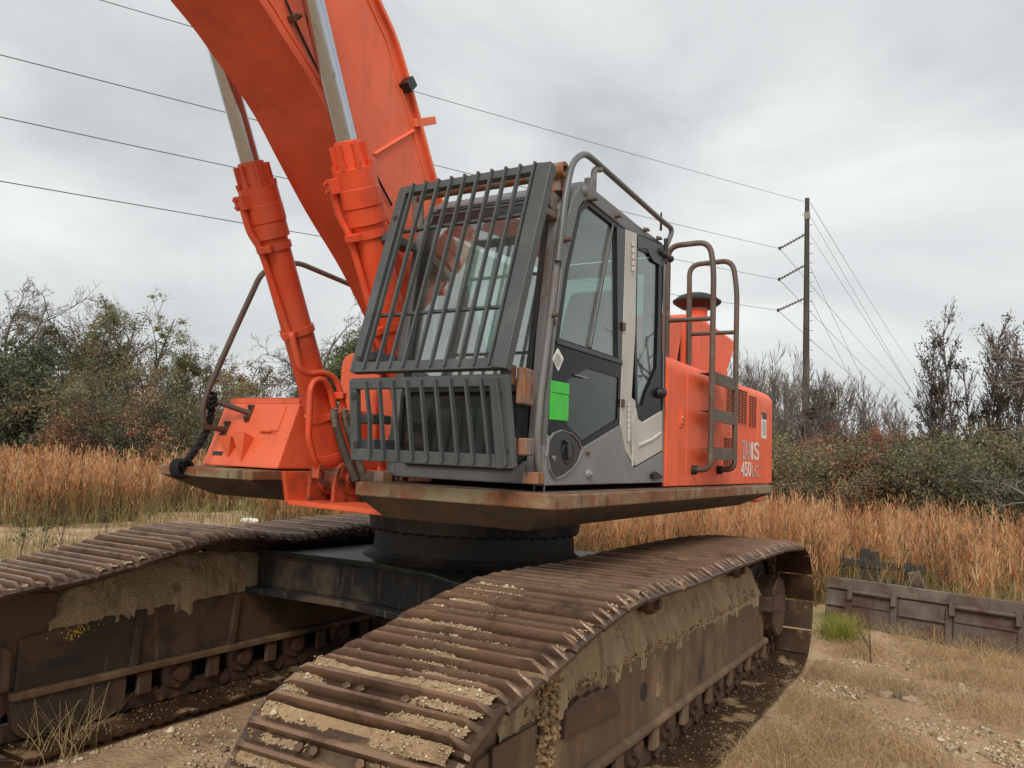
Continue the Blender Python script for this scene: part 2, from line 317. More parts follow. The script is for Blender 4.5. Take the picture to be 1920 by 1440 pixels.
icf=np.array([(0,1,2),(0,2,3),(0,3,4),(0,4,5),(0,5,1),(6,2,1),(6,3,2),(6,4,3),(6,5,4),(6,1,5)])
def pebbles(P,r,colors,flat=.6):
    "many small stones as arrays: returns V,F,C"
    n=len(P); P=np.asarray(P); r=np.asarray(r)
    a=rng.uniform(0,6.28,n); c,s=np.cos(a),np.sin(a)
    sc=rng.uniform(.65,1.35,(n,1,3)); sc[:,:,2]*=flat
    jit=1+rng.uniform(-.18,.18,(n,7,1))
    L=ico[None]*sc*jit*r[:,None,None]
    X=L[:,:,0]*c[:,None]-L[:,:,1]*s[:,None]; Y=L[:,:,0]*s[:,None]+L[:,:,1]*c[:,None]
    V=np.stack([X,Y,L[:,:,2]],2)+P[:,None,:]
    Fc=(icf[None]+7*np.arange(n)[:,None,None]).reshape(-1,3)
    return V.reshape(-1,3),Fc,np.repeat(colors,7,axis=0)
PEB=np.array([(.42,.33,.21),(.52,.43,.30),(.33,.23,.13),(.24,.16,.09),(.60,.52,.40),(.40,.25,.13),(.30,.27,.23)])
def pebcol(n): return PEB[rng.choice(len(PEB),n,p=[.28,.18,.2,.14,.06,.1,.04])]*rng.uniform(.75,1.15,(n,1))
def fn(x,y,z=0.): return noise.noise(Vector((x,y,z)))
def make_track(cx,sag,label,dirt_amt,seed):
    Q=track_path(sag); P0,L=resample(Q,600); n=int(round(L/.262)); P,L=resample(Q,n); p=L/n
    # chain links are the body of the track; each shoe is a piece bolted to it
    m=MB(); T=np.roll(P,-1,0)-np.roll(P,1,0); T/=np.linalg.norm(T,axis=1)[:,None]
    frames=[]
    for i in range(n):
        t=T[i]; nn=(t[1],-t[0])          # outward normal for this travel direction
        c=P[i]; 
        cy=(-2.88+2.3)/2
        if (c[0]-cy)*nn[0]+(c[1]-.55)*nn[1]<0: nn=(-nn[0],-nn[1])
        frames.append((c,t,nn))
        R=Matrix(((1,0,0),(0,t[0],nn[0]),(0,t[1],nn[1])))
        for sx in(-.105,.105):
            q=(cx+sx,c[0]-nn[0]*.075,c[1]-nn[1]*.075); m.box(q,(.045,p*1.08,.10),R=R)
        m.lathe((cx-.15,c[0]-nn[0]*.07+t[0]*p/2,c[1]-nn[1]*.07+t[1]*p/2),(1,0,0),[(0,.042),(.3,.042)],8)
    tr=m.build('track',BOLT,EX,label=label)
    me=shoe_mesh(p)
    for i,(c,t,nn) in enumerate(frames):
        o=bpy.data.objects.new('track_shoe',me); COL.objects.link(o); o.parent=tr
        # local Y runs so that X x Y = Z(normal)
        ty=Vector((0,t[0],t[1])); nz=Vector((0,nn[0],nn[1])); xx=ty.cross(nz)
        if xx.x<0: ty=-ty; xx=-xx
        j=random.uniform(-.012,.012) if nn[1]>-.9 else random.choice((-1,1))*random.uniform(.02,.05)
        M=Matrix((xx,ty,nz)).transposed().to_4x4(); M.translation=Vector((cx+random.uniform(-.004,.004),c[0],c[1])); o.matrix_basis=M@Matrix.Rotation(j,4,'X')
    # dirt lodged between the grousers of the upper run
    DV=[];DF=[];PV=[];PR=[]
    gaps=[(-.062,-.024),(.020,.056),(.098,p-.108)]
    for i,(c,t,nn) in enumerate(frames):
        if nn[1]<.45: continue
        for g0,g1 in gaps:
            nu,nv=80,6; o=len(DV); th=random.uniform(-.10,.16)
            for a in range(nu):
                x=-TW/2+.05+(TW-.1)*a/(nu-1)
                for b in range(nv):
                    s=(g0+(g1-g0)*b/(nv-1))*(1 if ty is not None else 1)
                    tt=t if t[0]>0 else -t
                    y=c[0]+tt[0]*s; z=c[1]+tt[1]*s
                    w=fn((cx+x)*2.6+seed,y*2.1,3.1)*1.0+fn((cx+x)*7+seed,y*9,1.7)*.55+fn((cx+x)*23,y*23,seed)*.25
                    edge=min(a,nu-1-a)/12.; edge=min(edge,1)-.6
                    h=.004+.030*(w+dirt_amt+th)+.008*min(edge,0)
                    h=min(h,.026+.005*fn((cx+x)*40,y*40,7))
                    if b in(0,nv-1): h-=.004
                    h=max(h+random.uniform(-.0022,.0022),-.008)
                    DV.append((cx+x+random.uniform(-.004,.004),y+nn[0]*h,z+nn[1]*h))
                    if h>.006 and random.random()<.5:
                        for _ in range(2):
                            PV.append((cx+x+random.uniform(-.016,.016),y+random.uniform(-.01,.01)+nn[0]*(h+.001),z+nn[1]*(h+.001))); PR.append(random.choice([.0028,.0035,.004,.005,.0065]) if random.random()<.975 else random.uniform(.009,.018))
            for a in range(nu-1):
                for b in range(nv-1):
                    k=o+a*nv+b; f=(k,k+nv,k+nv+1,k+1); DF.append(f if t[0]>0 or True else f[::-1])
    o=fastmesh('packed_dirt',DV,DF,SANDM,parent=tr,smooth=False); tag(o,kind='stuff')
    for _ in range(1500):   # grit lying on the inside of the lower run
        sx=random.choice((-1,1)); PV.append((cx+sx*random.uniform(.15,.44),random.uniform(-2.7,2.4),.057)); PR.append(random.choice([.003,.004,.005,.006,.008]))
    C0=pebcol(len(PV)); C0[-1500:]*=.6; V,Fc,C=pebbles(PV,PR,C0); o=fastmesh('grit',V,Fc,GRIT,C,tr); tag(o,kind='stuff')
    return tr,frames
sagN=[(-2.5,1.033),(-2.16,1.105),(-1.75,1.158),(-1.25,1.15),(-.85,1.142),(-.1,1.155),(.55,1.15),(1.04,1.15),(1.7,1.135)]
sagL=[(-2.5,.985),(-2.1,1.045),(-1.6,1.15),(-1.3,1.168),(-.75,1.10),(0,1.14),(.55,1.15),(1.04,1.14),(1.7,1.125)]
NX=1.57; LX=-1.565
track_near,_=make_track(NX,sagN,'muddy track nearest the camera, under the cab side',.15,0.)
track_far,_=make_track(LX,sagL,'far track on the left of the photo',.12,9.)
# --- side frames
def roller(m,x,y,z,r,w):
    m.lathe((x-w/2,y,z),(1,0,0),[(0,r*.55),(.03,r*.6),(.03,r),(.06,r*1.25),(.085,r*1.25),(.10,r),(w-.10,r),(w-.085,r*1.25),(w-.06,r*1.25),(w-.03,r),(w-.03,r*.6),(w,r*.55)],18)
def side_frame(cx,s,mat,name_label):
    "s=+1: visible face looks +X (near frame); s=-1 mirrored; far frame shows its +X face too"
    m=MB(); xo=cx+.155; xi=cx-.155
    m.prism([(-2.62,.30),(2.12,.285),(2.12,.60),(1.6,.66),(-1.0,.715),(-2.05,.70),(-2.62,.64)],'x',xi,xo)
    m.prism([(-2.0,.68),(2.0,.58),(1.9,.86),(-1.7,.96)],'x',cx-.07,cx+.07)
    fr=m.build('track_frame',mat,EX,.015,label=name_label)
    return fr,xi,xo
fn_,xi,xo=side_frame(NX,1,FRAMEM,'mud streaked side frame of the near track')
# rail along the foot of the frame
MB().tube([(xo+.005,-2.62,.305),(xo+.005,2.14,.272)],.034,12).build('rail',FRAMEM,fn_)
MB().tube([(xi-.005,-2.62,.305),(xi-.005,2.14,.272)],.034,12).build('rail',FRAMEM,fn_)
fl_,xli,xlo=side_frame(LX,1,FRAMEL,'side frame of the far track seen from inside')
# near frame: oval hole, pale scrape, box guard, spring housing seam
hy,hz=at(1207,1297,x=xo)[1:]
MB().lathe((xo-.02,hy,hz),(1,0,0),[(0,.05),(.0225,.052)],20).build('access_hole',DARK,fn_)
hy2,hz2=at(1236,1283,x=xo)[1:]
MB().prism(rnd([(hy2-.06,hz2-.07),(hy2+.05,hz2-.06),(hy2+.06,hz2+.06),(hy2-.04,hz2+.07)],.03),'x',xo,xo+.003).build('pale_scrape',SANDM,fn_)
gp=yz([(1060,1388),(1166,1330),(1160,1306),(1147,1287),(1136,1294),(1130,1290),(1120,1299),(1112,1297),(1100,1308),(1090,1306),(1084,1313),(1064,1334)],xo+.03)
m=MB(); m.prism(gp,'x',xo-.05,xo+.03)
m.build('guard_plate',BOLT,fn_,.006,label='broken edged brown guard plate')
m=MB(); m.box((xo+.012,-2.12,.49),(.02,.02,.36)); m.box((xo+.01,-2.35,.50),(.016,.36,.34)); m.build('idler_guide',FRAMEM,fn_,.004)
# sprocket hub and motor guard
sy=2.36; 
m=MB(); m.lathe((xo-.14,sy,.55),(1,0,0),[(0,.30),(.06,.30),(.06,.275),(.17,.275),(.17,.262),(.215,.262),(.225,.25),(.228,0)],36); m.build('final_drive',BOLT,EX,label='round rusty final drive hub at the rear of the near track')
m=MB()
for k in range(24):
    a=2*math.pi*k/24; m.lathe((xo+.068,sy+.235*math.cos(a),.55+.235*math.sin(a)),(1,0,0),[(0,.013),(.024,.013)],6,False)
m.build('bolt_ring',BOLT,EX)
m=MB(); m.lathe((NX-.05,sy,.55),(1,0,0),[(0,.44),(.10,.44)],30)
for k in range(22):
    a=2*math.pi*k/22; m.box((NX,sy+.46*math.cos(a),.55+.46*math.sin(a)),(.08,.07,.07),rx=a)
m.build('drive_sprocket',DARK,EX)
m=MB(); m.bar((xo+.07,2.0,.62),(xo+.07,2.32,.615),.10,.13); m.bar((xo-.02,1.98,.62),(xo+.10,2.0,.62),.10,.13); m.build('hub_guard',BOLT,EX,.006)
for cx in (NX,LX):
    MB().lathe((cx-.13,-2.88,.50),(1,0,0),[(0,.10),(0,.36),(.06,.37),(.06,.40),(.20,.40),(.20,.37),(.26,.36),(.26,.10)],32).build('idler_wheel',BOLT,EX)
m=MB(); m.lathe((LX-.05,sy,.55),(1,0,0),[(0,.44),(.10,.44)],30); m.lathe((LX,sy,.55),(1,0,0),[(0,.27),(.3,.27)],30); m.build('drive_sprocket',DARK,EX)
# rollers
for cx,par in((NX,fn_),(LX,fl_)):
    for y in (-2.05,-1.5,-.95,-.4,.15,.7,1.25,1.8):
        m=MB(); roller(m,cx,y,.225,.10,.36); m.build('track_roller',BOLT,par)
        for sx in(-1,1): MB().box((cx+sx*.165,y+.26,.22),(.035,.10,.14)).build('roller_bracket',FRAMEM if cx>0 else FRAMEL,par,.006)
    for y in (-.75,1.2):
        m=MB(); roller(m,cx,y,.985,.055,.42); m.tube([(cx,y,.95),(cx,y,.75)],.04); m.build('carrier_roller',BOLT,par)
MB().prism([(-2.0,.10),(2.0,.10),(2.0,.32),(-2.0,.32)],'x',LX-.09,LX-.06).build('gap_blocker',DARK,fl_)  # added dark sheet blocking bright gaps between the far rollers, not a machine part
for cx,par,mt in((NX,fn_,FRAMEM),(LX,fl_,FRAMEL)):
    MB().prism([(-2.98,.36),(-2.4,.34),(-2.4,.88),(-2.72,.92),(-2.98,.72)],'x',cx-.135,cx+.135).build('idler_yoke',mt,par,.012)
# soil heaped on the frames
def soil(cx,par,amp,seed):
    ny,nx=420,44; V=[];Fc=[]
    for i in range(ny):
        y=-2.45+4.55*i/(ny-1)
        gul=fn(y*2.3,seed,8.)+.6*fn(y*6.5,seed,9.)          # gullies washed down the slope
        for j in range(nx):
            s=j/(nx-1)*2-1; a=abs(s); x=cx+s*.164
            end=min(1,(y+2.5)/.25,(2.15-y)/.3); top=.34*max(end,.05)
            h=.685-.03*max(0,y)/2+top*((1-a**1.9)*.94+.06)
            n3=fn(y*5,s*2.5,seed)*.030+fn(y*13,s*6+seed,1.)*.020+fn(y*34,s*15,seed)*.011+fn(y*80,s*36,seed)*.006
            h+=amp*n3*(1 if a<.97 else .2); sg=1 if s>0 else -1
            b=amp*(gul*.020+fn(y*11,s*5,seed+4)*.014+fn(y*29,s*12,seed+2)*.009+fn(y*75,s*30,seed)*.005)*a
            if a>.93: h-=(.03+.075*max(0,.35+fn(y*3.1,seed,3.)+.5*fn(y*10,seed,5.)+.25*fn(y*31,seed,6.)))*(a-.93)/.07; b-=.012*(a-.93)/.07
            V.append((x+sg*b,y,h))
    for i in range(ny-1):
        for j in range(nx-1):
            k=i*nx+j; Fc.append((k,k+1,k+nx+1,k+nx))
    o=fastmesh('heaped_soil',V,Fc,CAKE,parent=par,smooth=True); tag(o,kind='stuff')
soil(NX,fn_,1.,2.); soil(LX,fl_,.7,5.)
# crumbly clods hanging on the near frame
P=[];R_=[]
for _ in range(420):
    y=-2.06+random.gauss(0,.05); z=random.uniform(.45,.86); P.append((xo+random.uniform(-.02,.03),y+(z-.7)*.1,z)); R_.append(random.uniform(.006,.022))
for _ in range(2600):
    y=random.uniform(-2.3,2.0); s=random.random(); P.append((xo-.0-.10*s+.01,y,.70+.2*s+random.uniform(-.01,.015))); R_.append(random.uniform(.003,.011))
V,Fc,C=pebbles(P,R_,np.array([SAND])*rng.uniform(.6,1.3,(len(P),1)),.9); tag(fastmesh('soil_clods',V,Fc,GRIT,C,fn_),kind='stuff')
# far frame: ribs, foot rail, slot, guard box
x0=xlo
for u in (262,443):
    a=at(u,1110,x=x0); b=at(u-12,1255 if u<300 else 1228,x=x0)
    MB().bar((x0+.02,a[1],.70),(x0+.02,b[1]-.02,.34),.05,.035,up=(1,0,0)).build('rib',FRAMEL,fl_,.005)
MB().prism([(-2.66,.30),(.6,.30),(.6,.345),(-2.66,.345)],'x',x0,x0+.05).build('rail',FRAMEM,fl_,.01)
m=MB(); m.prism(rnd([(-2.66,.30),(-1.93,.30),(-1.93,.10),(-2.03,.065),(-2.55,.065),(-2.62,.12)],.03),'x',x0-.02,x0+.03); m.build('roller_guard',FRAMEL,fl_,.006)
sy0,sz0=at(125,1240,x=x0)[1:]
MB().prism(rnd([(sy0-.12,sz0-.03),(sy0+.09,sz0-.03),(sy0+.09,sz0+.03),(sy0-.12,sz0+.03)],.03),'x',x0-.01,x0+.003).build('slot',DARK,fl_)
m=MB(); m.prism([(-2.9,.36),(-2.66,.36),(-2.66,.58),(-2.72,.62),(-2.9,.62)],'x',x0-.05,x0+.02); m.build('idler_guide',FRAMEL,fl_,.008)
yy,yzz=at(145,1184,x=x0)[1:]
Pd=[];Rd=[]
for _ in range(60): Pd.append((x0+.001,yy+random.gauss(0,.05),yzz+random.gauss(0,.018))); Rd.append(random.uniform(.003,.009))
V,Fc,C=pebbles(Pd,Rd,np.array([(.62,.42,.05)])*rng.uniform(.7,1.1,(60,1)),1.); tag(fastmesh('yellow_decal_flakes',V,Fc,GRIT,C,fl_),kind='stuff')
# --- car body
m=MB()
top=[(-1.40,-.93),(-.286,-.9),(.30,-1.02),(.78,-1.28),(1.42,-1.45),(1.42,1.4),(.7,.95),(-.7,.95),(-1.40,1.3)]
m.prism(top,'z',1.0,1.035); m.build('top_plate',WETBLK,EX,.006)
m=MB(); inn=[(-1.42,-.86),(-.286,-.84),(.30,-.96),(.78,-1.2),(1.42,-1.38),(1.42,1.3),(.7,.88),(-.7,.88),(-1.42,1.2)]
m.prism(inn,'z',.745,1.0); cb=m.build('car_body',BLK,EX,.01,label='black centre frame between the tracks')
m=MB(); m.prism([(-1.42,-.97),(-.5,-.93),(.1,-1.02),(.62,-1.2),(1.42,-1.5),(1.42,1.4),(-1.42,1.3)],'z',.70,.745); m.build('lower_plate',BLK,cb,.006)
m=MB(); m.lathe((0,0,1.03),(0,0,1),[(0,.86),(.03,.80),(.06,.772),(.205,.765),(.225,.75)],64); m.build('slew_ring',DARK,EX)
m=MB(); m.lathe((0,0,1.25),(0,0,1),[(0,.60),(.0,.805),(.11,.82),(.15,.85),(.20,.85)],64); m.build('bearing_flange',BLK,EX)
m=MB()
for k in range(44):
    a=2*math.pi*k/44; m.lathe((.775*math.cos(a),.775*math.sin(a),1.228),(0,0,1),[(0,.021),(.024,.021)],6,False)
m.build('slew_bolts',DARK,EX)
tag(bpy.data.objects['slew_bolts'],kind='stuff')
# ================================================================== excavator: upper structure
DZ=1.628
# deck on the cab side, with its folded pan underneath
m=MB(); m.prism([(.345,-1.82),(1.62,-1.82),(1.62,2.93),(.345,2.93)],'z',1.552,DZ); dk=m.build('walkway_deck',DECK,EX,.008,label='rust stained walkway under the cab and hood')
m=MB(); m.prism([(.37,-1.80),(1.60,-1.80),(1.60,2.90),(.37,2.90)],'z',DZ,DZ+.004); m.build('tread_plate',TREAD,dk)
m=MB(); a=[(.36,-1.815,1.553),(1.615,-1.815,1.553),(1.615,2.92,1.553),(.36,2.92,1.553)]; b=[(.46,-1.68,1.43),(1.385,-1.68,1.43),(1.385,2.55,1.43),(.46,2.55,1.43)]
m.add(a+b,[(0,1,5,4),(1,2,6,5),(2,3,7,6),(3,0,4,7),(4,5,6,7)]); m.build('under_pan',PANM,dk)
m=MB(); m.box((0,.75,1.50),(1.5,3.6,.16)); m.box((0,.3,1.40),(1.3,2.2,.07)); m.build('main_frame',DARK,EX,.01)
# deck on the far side with tool box
XR=-.62; 
lf=at(305,868,y=-1.70)[0]
m=MB(); m.prism([(lf-.03,-1.70),(XR,-1.70),(XR,.4),(lf-.03,.4)],'z',1.585,1.65); rd=m.build('step_deck',DECK,EX,.008,label='rusty step platform under the tool box')
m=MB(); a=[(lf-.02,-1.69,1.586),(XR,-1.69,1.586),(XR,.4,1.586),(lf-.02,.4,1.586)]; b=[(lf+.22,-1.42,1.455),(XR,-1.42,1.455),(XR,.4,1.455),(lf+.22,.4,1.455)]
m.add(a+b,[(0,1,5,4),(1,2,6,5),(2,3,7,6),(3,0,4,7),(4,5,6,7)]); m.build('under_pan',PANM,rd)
m=MB(); m.prism([(-1.69,1.586),(-1.45,1.586),(-1.41,1.455),(-1.42,1.455)],'x',XR,XR+.004); m.build('black_end_plate',BLK,rd)
m=MB(); m.prism([(-1.45,1.645),(-.5,1.645),(-.5,1.43),(-1.405,1.44)],'x',XR-.01,XR+.03); m.build('frame_cheek',ORGD,EX,.004)
# tool box with sloping front
b0=(-1.495,1.66); t0=(-1.325,2.105); xl=-1.36
m=MB(); m.prism([b0,t0,(-1.20,2.105),(-.45,2.105),(-.45,1.66)],'x',xl,XR); tb=m.build('tool_box',ORG,EX,.012,label='orange tool box with sloping front left of the boom')
m=MB(); m.prism([(-1.30,2.107),(-1.0,2.107),(-1.0,2.14),(-1.30,2.14)],'x',xl+.02,XR-.03)
for i in range(22): m.box((xl+.05+i*.031,-1.285,2.143),(.016,.02,.016))
m.build('step_tread',ORG,tb,.003)
sl=Vector((0,t0[0]-b0[0],t0[1]-b0[1])).normalized(); nrm=Vector((0,-sl.z,sl.y))
def onface(x,s,h=0.): return Vector((x,b0[0],b0[1]))+sl*s+nrm*h
def faceplate(m,x0,x1,s0,s1,h,th):
    c=onface((x0+x1)/2,(s0+s1)/2,h); R=Matrix((Vector((1,0,0)),sl,nrm)).transposed(); m.box(c,(x1-x0,s1-s0,th),R=R)
m=MB(); faceplate(m,-.905,-.73,.27,.455,.004,.008); lid=m.build('hatch',ORG,tb,.003)
m=MB(); m.tube([onface(-.875,.265,.014),onface(-.775,.265,.014)],.012,10); faceplate(m,-.90,-.745,.255,.265,.004,.006); m.build('hatch_hinge',ORG,lid)
# horn shaped light brackets: two wedge gussets with a shelf
m=MB()
def gus(x0,x1,s0,s1,dep):
    A=onface(x0,s1,0);B=onface(x1,s1,0);A2=onface(x0,s1,dep);B2=onface(x1,s1,dep);C=onface((x0+x1)/2+.02,s0,.0)
    m.add([A,B,A2,B2,C],[(0,1,3,2),(2,3,4),(0,2,4),(1,4,3)])
gus(-1.215,-1.065,.06,.19,.09); gus(-1.06,-.93,.03,.215,.10)
m.build('light_bracket',ORG,tb)
m=MB(); faceplate(m,-1.29,-1.19,.075,.105,.0005,.004); m.build('slot',DARK,tb)
# far side body (tank) behind the boom
m=MB(); P=rnd([(-1.50,1.645),(-1.50,2.66),(-.42,2.66),(-.42,1.645)],[0,.14,.08,0],6); m.prism(P,'y',0.02,2.7); m.build('tank_body',ORG,EX,.015,label='orange tank body behind the boom')
# front plate between the cylinder feet
m=MB(); m.prism([(-.60,-1.40),(.36,-1.55),(.36,-.6),(-.60,-.6)],'z',1.425,1.455); m.build('nose_plate',ORGD,EX,.004)
m=MB(); m.box((0,-.55,1.58),(.95,.9,.18)); m.build('frame_nose',GREASY,EX,.01)
for sx in(-1,1):
    m=MB(); m.prism(rnd([(-.85,1.6),(-.7,2.1),(-.35,2.42),(.05,2.42),(.5,1.62)],[0,.1,.15,.15,0]),'x',sx*.305-.02,sx*.305+.02); m.build('boom_bracket',ORGD,EX,.004)
# ---------------------------------------------------------------- boom
und=[(-.25,1.95),(-.7,2.30),(-1.09,2.70),(-1.387,3.01),(-1.72,3.29),(-1.985,3.545),(-2.2,3.755),(-2.49,3.955),(-2.73,4.10),(-3.3,4.36),(-4.2,4.62),(-5.4,4.78)]
topc=[(.08,2.12),(-.30,2.48),(-.72,3.06),(-1.084,3.615),(-1.209,3.81),(-1.344,4.03),(-1.566,4.355),(-1.763,4.535),(-2.1,4.83),(-2.7,5.20),(-3.7,5.48),(-5.4,5.50)]
BW=.24
m=MB(); n=len(und); pts=[*und,*topc[::-1]]
def strip(m,a,b,x0,x1):
    V=[(x0,*p) for p in a]+[(x0,*p) for p in b]+[(x1,*p) for p in a]+[(x1,*p) for p in b]; k=len(a); Fc=[]
    for i in range(k-1):
        Fc+=[(i,k+i,k+i+1,i+1),(2*k+i,2*k+i+1,3*k+i+1,3*k+i),(i,i+1,2*k+i+1,2*k+i),(k+i,3*k+i,3*k+i+1,k+i+1)]
    Fc+=[(0,2*k,3*k,k),(k-1,2*k-1,4*k-1,3*k-1)]
    m.add(V,Fc)
def dense(c,per=5):
    c=[np.array(p) for p in c]; o=[]
    for i in range(len(c)-1):
        p0=c[max(i-1,0)];p1=c[i];p2=c[i+1];p3=c[min(i+2,len(c)-1)]
        for k in range(per):
            t=k/per; o.append(.5*((2*p1)+(-p0+p2)*t+(2*p0-5*p1+4*p2-p3)*t*t+(-p0+3*p1-3*p2+p3)*t**3))
    o.append(c[-1]); return [tuple(p) for p in o]
U=dense(und);T=dense(topc)
strip(m,U,T,-BW,BW); bo=m.build('boom',ORGB,EX,label='orange boom rising out of the top of the photo')
def offs(c,d):
    o=[]
    for i in range(len(c)):
        a=np.array(c[max(i-1,0)]);b=np.array(c[min(i+1,len(c)-1)]);t=(b-a)/np.linalg.norm(b-a); o.append((c[i][0]-t[1]*d*-1,c[i][1]+t[0]*d*-1))
    return o
Uo=offs(U,.012);Ui=offs(U,-.012)
m=MB(); strip(m,Ui,Uo,-BW-.022,BW+.022); m.build('bottom_flange',BOOMU,bo)
To=offs(T,-.014);Ti=offs(T,.012)
m=MB(); strip(m,To,Ti,-BW-.03,BW+.03); m.build('top_flange',ORG,bo)
# weld bead along the side plate and a doubler strip seam
m=MB(); m.tube([(BW+.002,*p) for p in offs(T,-.075)],.008,6); m.build('weld_bead',ORG,bo)
m=MB(); m.tube([(BW+.002,*p) for p in offs(U,.07)],.008,6); m.build('weld_bead',ORG,bo)
m=MB(); a=at(700,290,x=BW); b=at(775,245,x=BW); m.bar(a,b,.004,.035,up=(1,0,0)); m.tube([a,b],.012,6)
a=at(600,362,x=BW); b=at(640,352,x=BW); m.build('side_seam',ORG,bo)
m=MB()
for da in(0,.05):
    p=at(590,362+da*200,x=0); 
m=MB(); c0=at(762,160,x=BW+.02); m.box(c0,(.10,.09,.07),rx=.9); m.build('work_lamp_box',BLKP,bo,.006)
a=at(772,232,x=BW); b=at(812,226,x=BW); m=MB(); m.bar(a,b,.05,.05,up=(1,0,0)); m.build('lug',ORG,bo,.004)
# thin hose clipped along the boom side
ph=[at(535,0,x=BW+.02),at(552,38,x=BW+.02),at(585,110,x=BW+.02),at(622,180,x=BW+.02),at(690,300,x=BW+.02),at(735,385,x=BW+.02)]
MB().tube(smooth(ph,.2),.008,6).build('boom_hose',RUB,bo)
m=MB(); m.box(at(550,34,x=BW+.02),(.05,.05,.035),rx=.7); m.lathe(at(557,32,x=BW+.03),(1,0,0),[(0,.012),(.03,.012)],6); m.build('hose_clamp',BOLT,bo,.003)
# ---------------------------------------------------------------- boom cylinders
foot=Vector((0,-1.13,1.62)); gl=Vector((0,-2.07,3.515)); ax=(gl-foot).normalized()
def cyl(x,lab):
    o=Vector((x,0,0)); L=(gl-foot).length
    m=MB(); m.lathe(foot+o,ax,[(.10,.085),(.14,.105),(.17,.112),(.20,.112),(.2,.098),(L-.47,.098),(L-.46,.116),(L-.37,.116),(L-.36,.122),(L-.26,.122),(L-.255,.120),(L-.15,.120)],32)
    c=m.build('boom_cylinder',ORGC,EX,label=lab)
    m=MB(); m.lathe(foot+o,ax,[(L-.15,.120),(L-.145,.096),(L,.078),(L+.005,.066)],32)
    for k in range(8):
        a=2*math.pi*k/8+.2; u=Vector((1,0,0)); w=ax.cross(u); d=(u*math.cos(a)+w*math.sin(a))
        m.lathe(foot+o+ax*(L-.15)+d*.107,ax,[(0,.017),(.035,.019)],8,False)
        R=Matrix((d.cross(ax),d,ax)).transposed(); m.box(foot+o+ax*(L-.08)+d*.085,(.014,.05,.13),R=R)
    m.build('gland',ORGC,c)
    MB().lathe(foot+o+ax*L,ax,[(-.02,.0605),(1.05,.0605)],28).build('rod',CHROME,c)
    e=foot+o+ax*(L+1.05)
    MB().lathe(e-Vector((.09,0,0)),(1,0,0),[(0,.10),(.18,.10)],24).build('rod_eye',ORGC,c)
    # foot eye and pin boss
    m=MB(); m.lathe(foot+o-Vector((.075,0,0)),(1,0,0),[(0,.125),(.15,.125)],28); m.lathe(foot+o,ax,[(-.02,.07),(.14,.085)],20); m.build('foot_eye',GREASY,c)
    m=MB(); m.lathe(foot+o+Vector((.08,0,0)),(1,0,0),[(0,.128),(.03,.128),(.035,.118),(.05,.118),(.05,.10),(.03,.095),(.03,.06),(.06,.055),(.06,0)],28); m.build('pin_boss',GREASY,c)
    # supply pipe with block at the gland, clamps
    side=Vector((.35 if x<0 else -.1,-1,0)); side=(side-ax*side.dot(ax)).normalized()
    def q(s,r,tw=0):
        d=(Matrix.Rotation(tw,3,ax)@side); return foot+o+ax*s+d*r
    m=MB(); R=Matrix((side.cross(ax),side,ax)).transposed(); m.box(q(L-.22,.135,-.5),(.085,.06,.085),R=Matrix.Rotation(-.5,3,ax)@R)
    for dx in(-.022,.022):
        for dz in(-.022,.022): m.lathe(q(L-.22+dz,.155,-.5)+side.cross(ax)*dx,side,[(0,.012),(.02,.012)],6,False)
    m.build('pipe_block',ORGC,c,.004)
    sg=1 if x<0 else -1; sh=Vector((0,0,0)); V3=lambda u,v,X:Vector((sg,1,1))*(Vector(at(u,v,x=X))+sh)
    pth=[q(L-.25,.144,-.5),q(L-.40,.146,-.5),q(L-.50,.122,-.3),q(L-.9,.122,-.1),q(L-1.2,.122,0),V3(545,620,-.31),V3(562,691,-.30),V3(578,702,-.29),V3(609,698,-.27),V3(630,710,-.25),V3(638,735,-.24),V3(645,766,-.24)]
    MB().tube(smooth(pth,.05),.021,10).build('pipe',ORGC,c)
    pth=[V3(597,880,-.28),V3(591,866,-.27),V3(578,824,-.27),V3(582,730,-.27),V3(590,712,-.27),V3(606,711,-.26),V3(619,730,-.26),V3(626,764,-.26)]
    MB().tube(smooth(pth,.05),.021,10).build('pipe',ORGC,c)
    MB().box(V3(597,884,-.28),(.06,.06,.09)).build('pipe_flange',GREASY,c,.006)
    MB().box(V3(634,742,-.25),(.10,.05,.045),rz=.2).build('pipe_clamp',ORGC,c,.006)
    for s in (.46,1.05,1.6):
        m=MB(); m.lathe(foot+o,ax,[(s-.022,.098),(s-.022,.110),(s+.022,.110),(s+.022,.098)],32); R=Matrix((side.cross(ax),side,ax)).transposed()
        m.box(q(s,.13,0 if s>.5 else 1.1),(.09,.05,.04),R=R); m.box(q(s,.12,-2.6),(.05,.04,.04),R=R); m.build('pipe_clamp',ORGC,c,.003)
    for pts in([(626,766,-.26),(629,790,-.26),(635,812,-.25),(648,855,-.22),(667,900,-.18)],[(645,768,-.24),(649,792,-.24),(656,812,-.22),(668,855,-.19),(684,900,-.15)]):
        W_=[V3(*k) for k in pts]; dr=(W_[1]-W_[0]).normalized()
        MB().lathe(W_[0],dr,[(0,.025),(.03,.025),(.03,.032),(.055,.032),(.055,.027),(.12,.028)],12).build('hose_fitting',FERR,c)
        MB().tube(smooth([W_[0]+dr*.1]+W_[2:],.12,8),.026,12).build('hose',HOSE,c)
cyl(-.41,'left boom cylinder clear of the cab'); cyl(.36,'right boom cylinder behind the cab guard')
for sx in(-1,1):
    m=MB()
    for d in(-.11,.11): m.prism(rnd([(-1.30,1.44),(-1.29,1.66),(-1.13,1.78),(-.95,1.66),(-.7,1.44)],[0,.06,.1,.06,0]),'x',(-.41 if sx<0 else .36)+d-.014,(-.41 if sx<0 else .36)+d+.014)
    m.build('cylinder_bracket',GREASY,EX,.003)
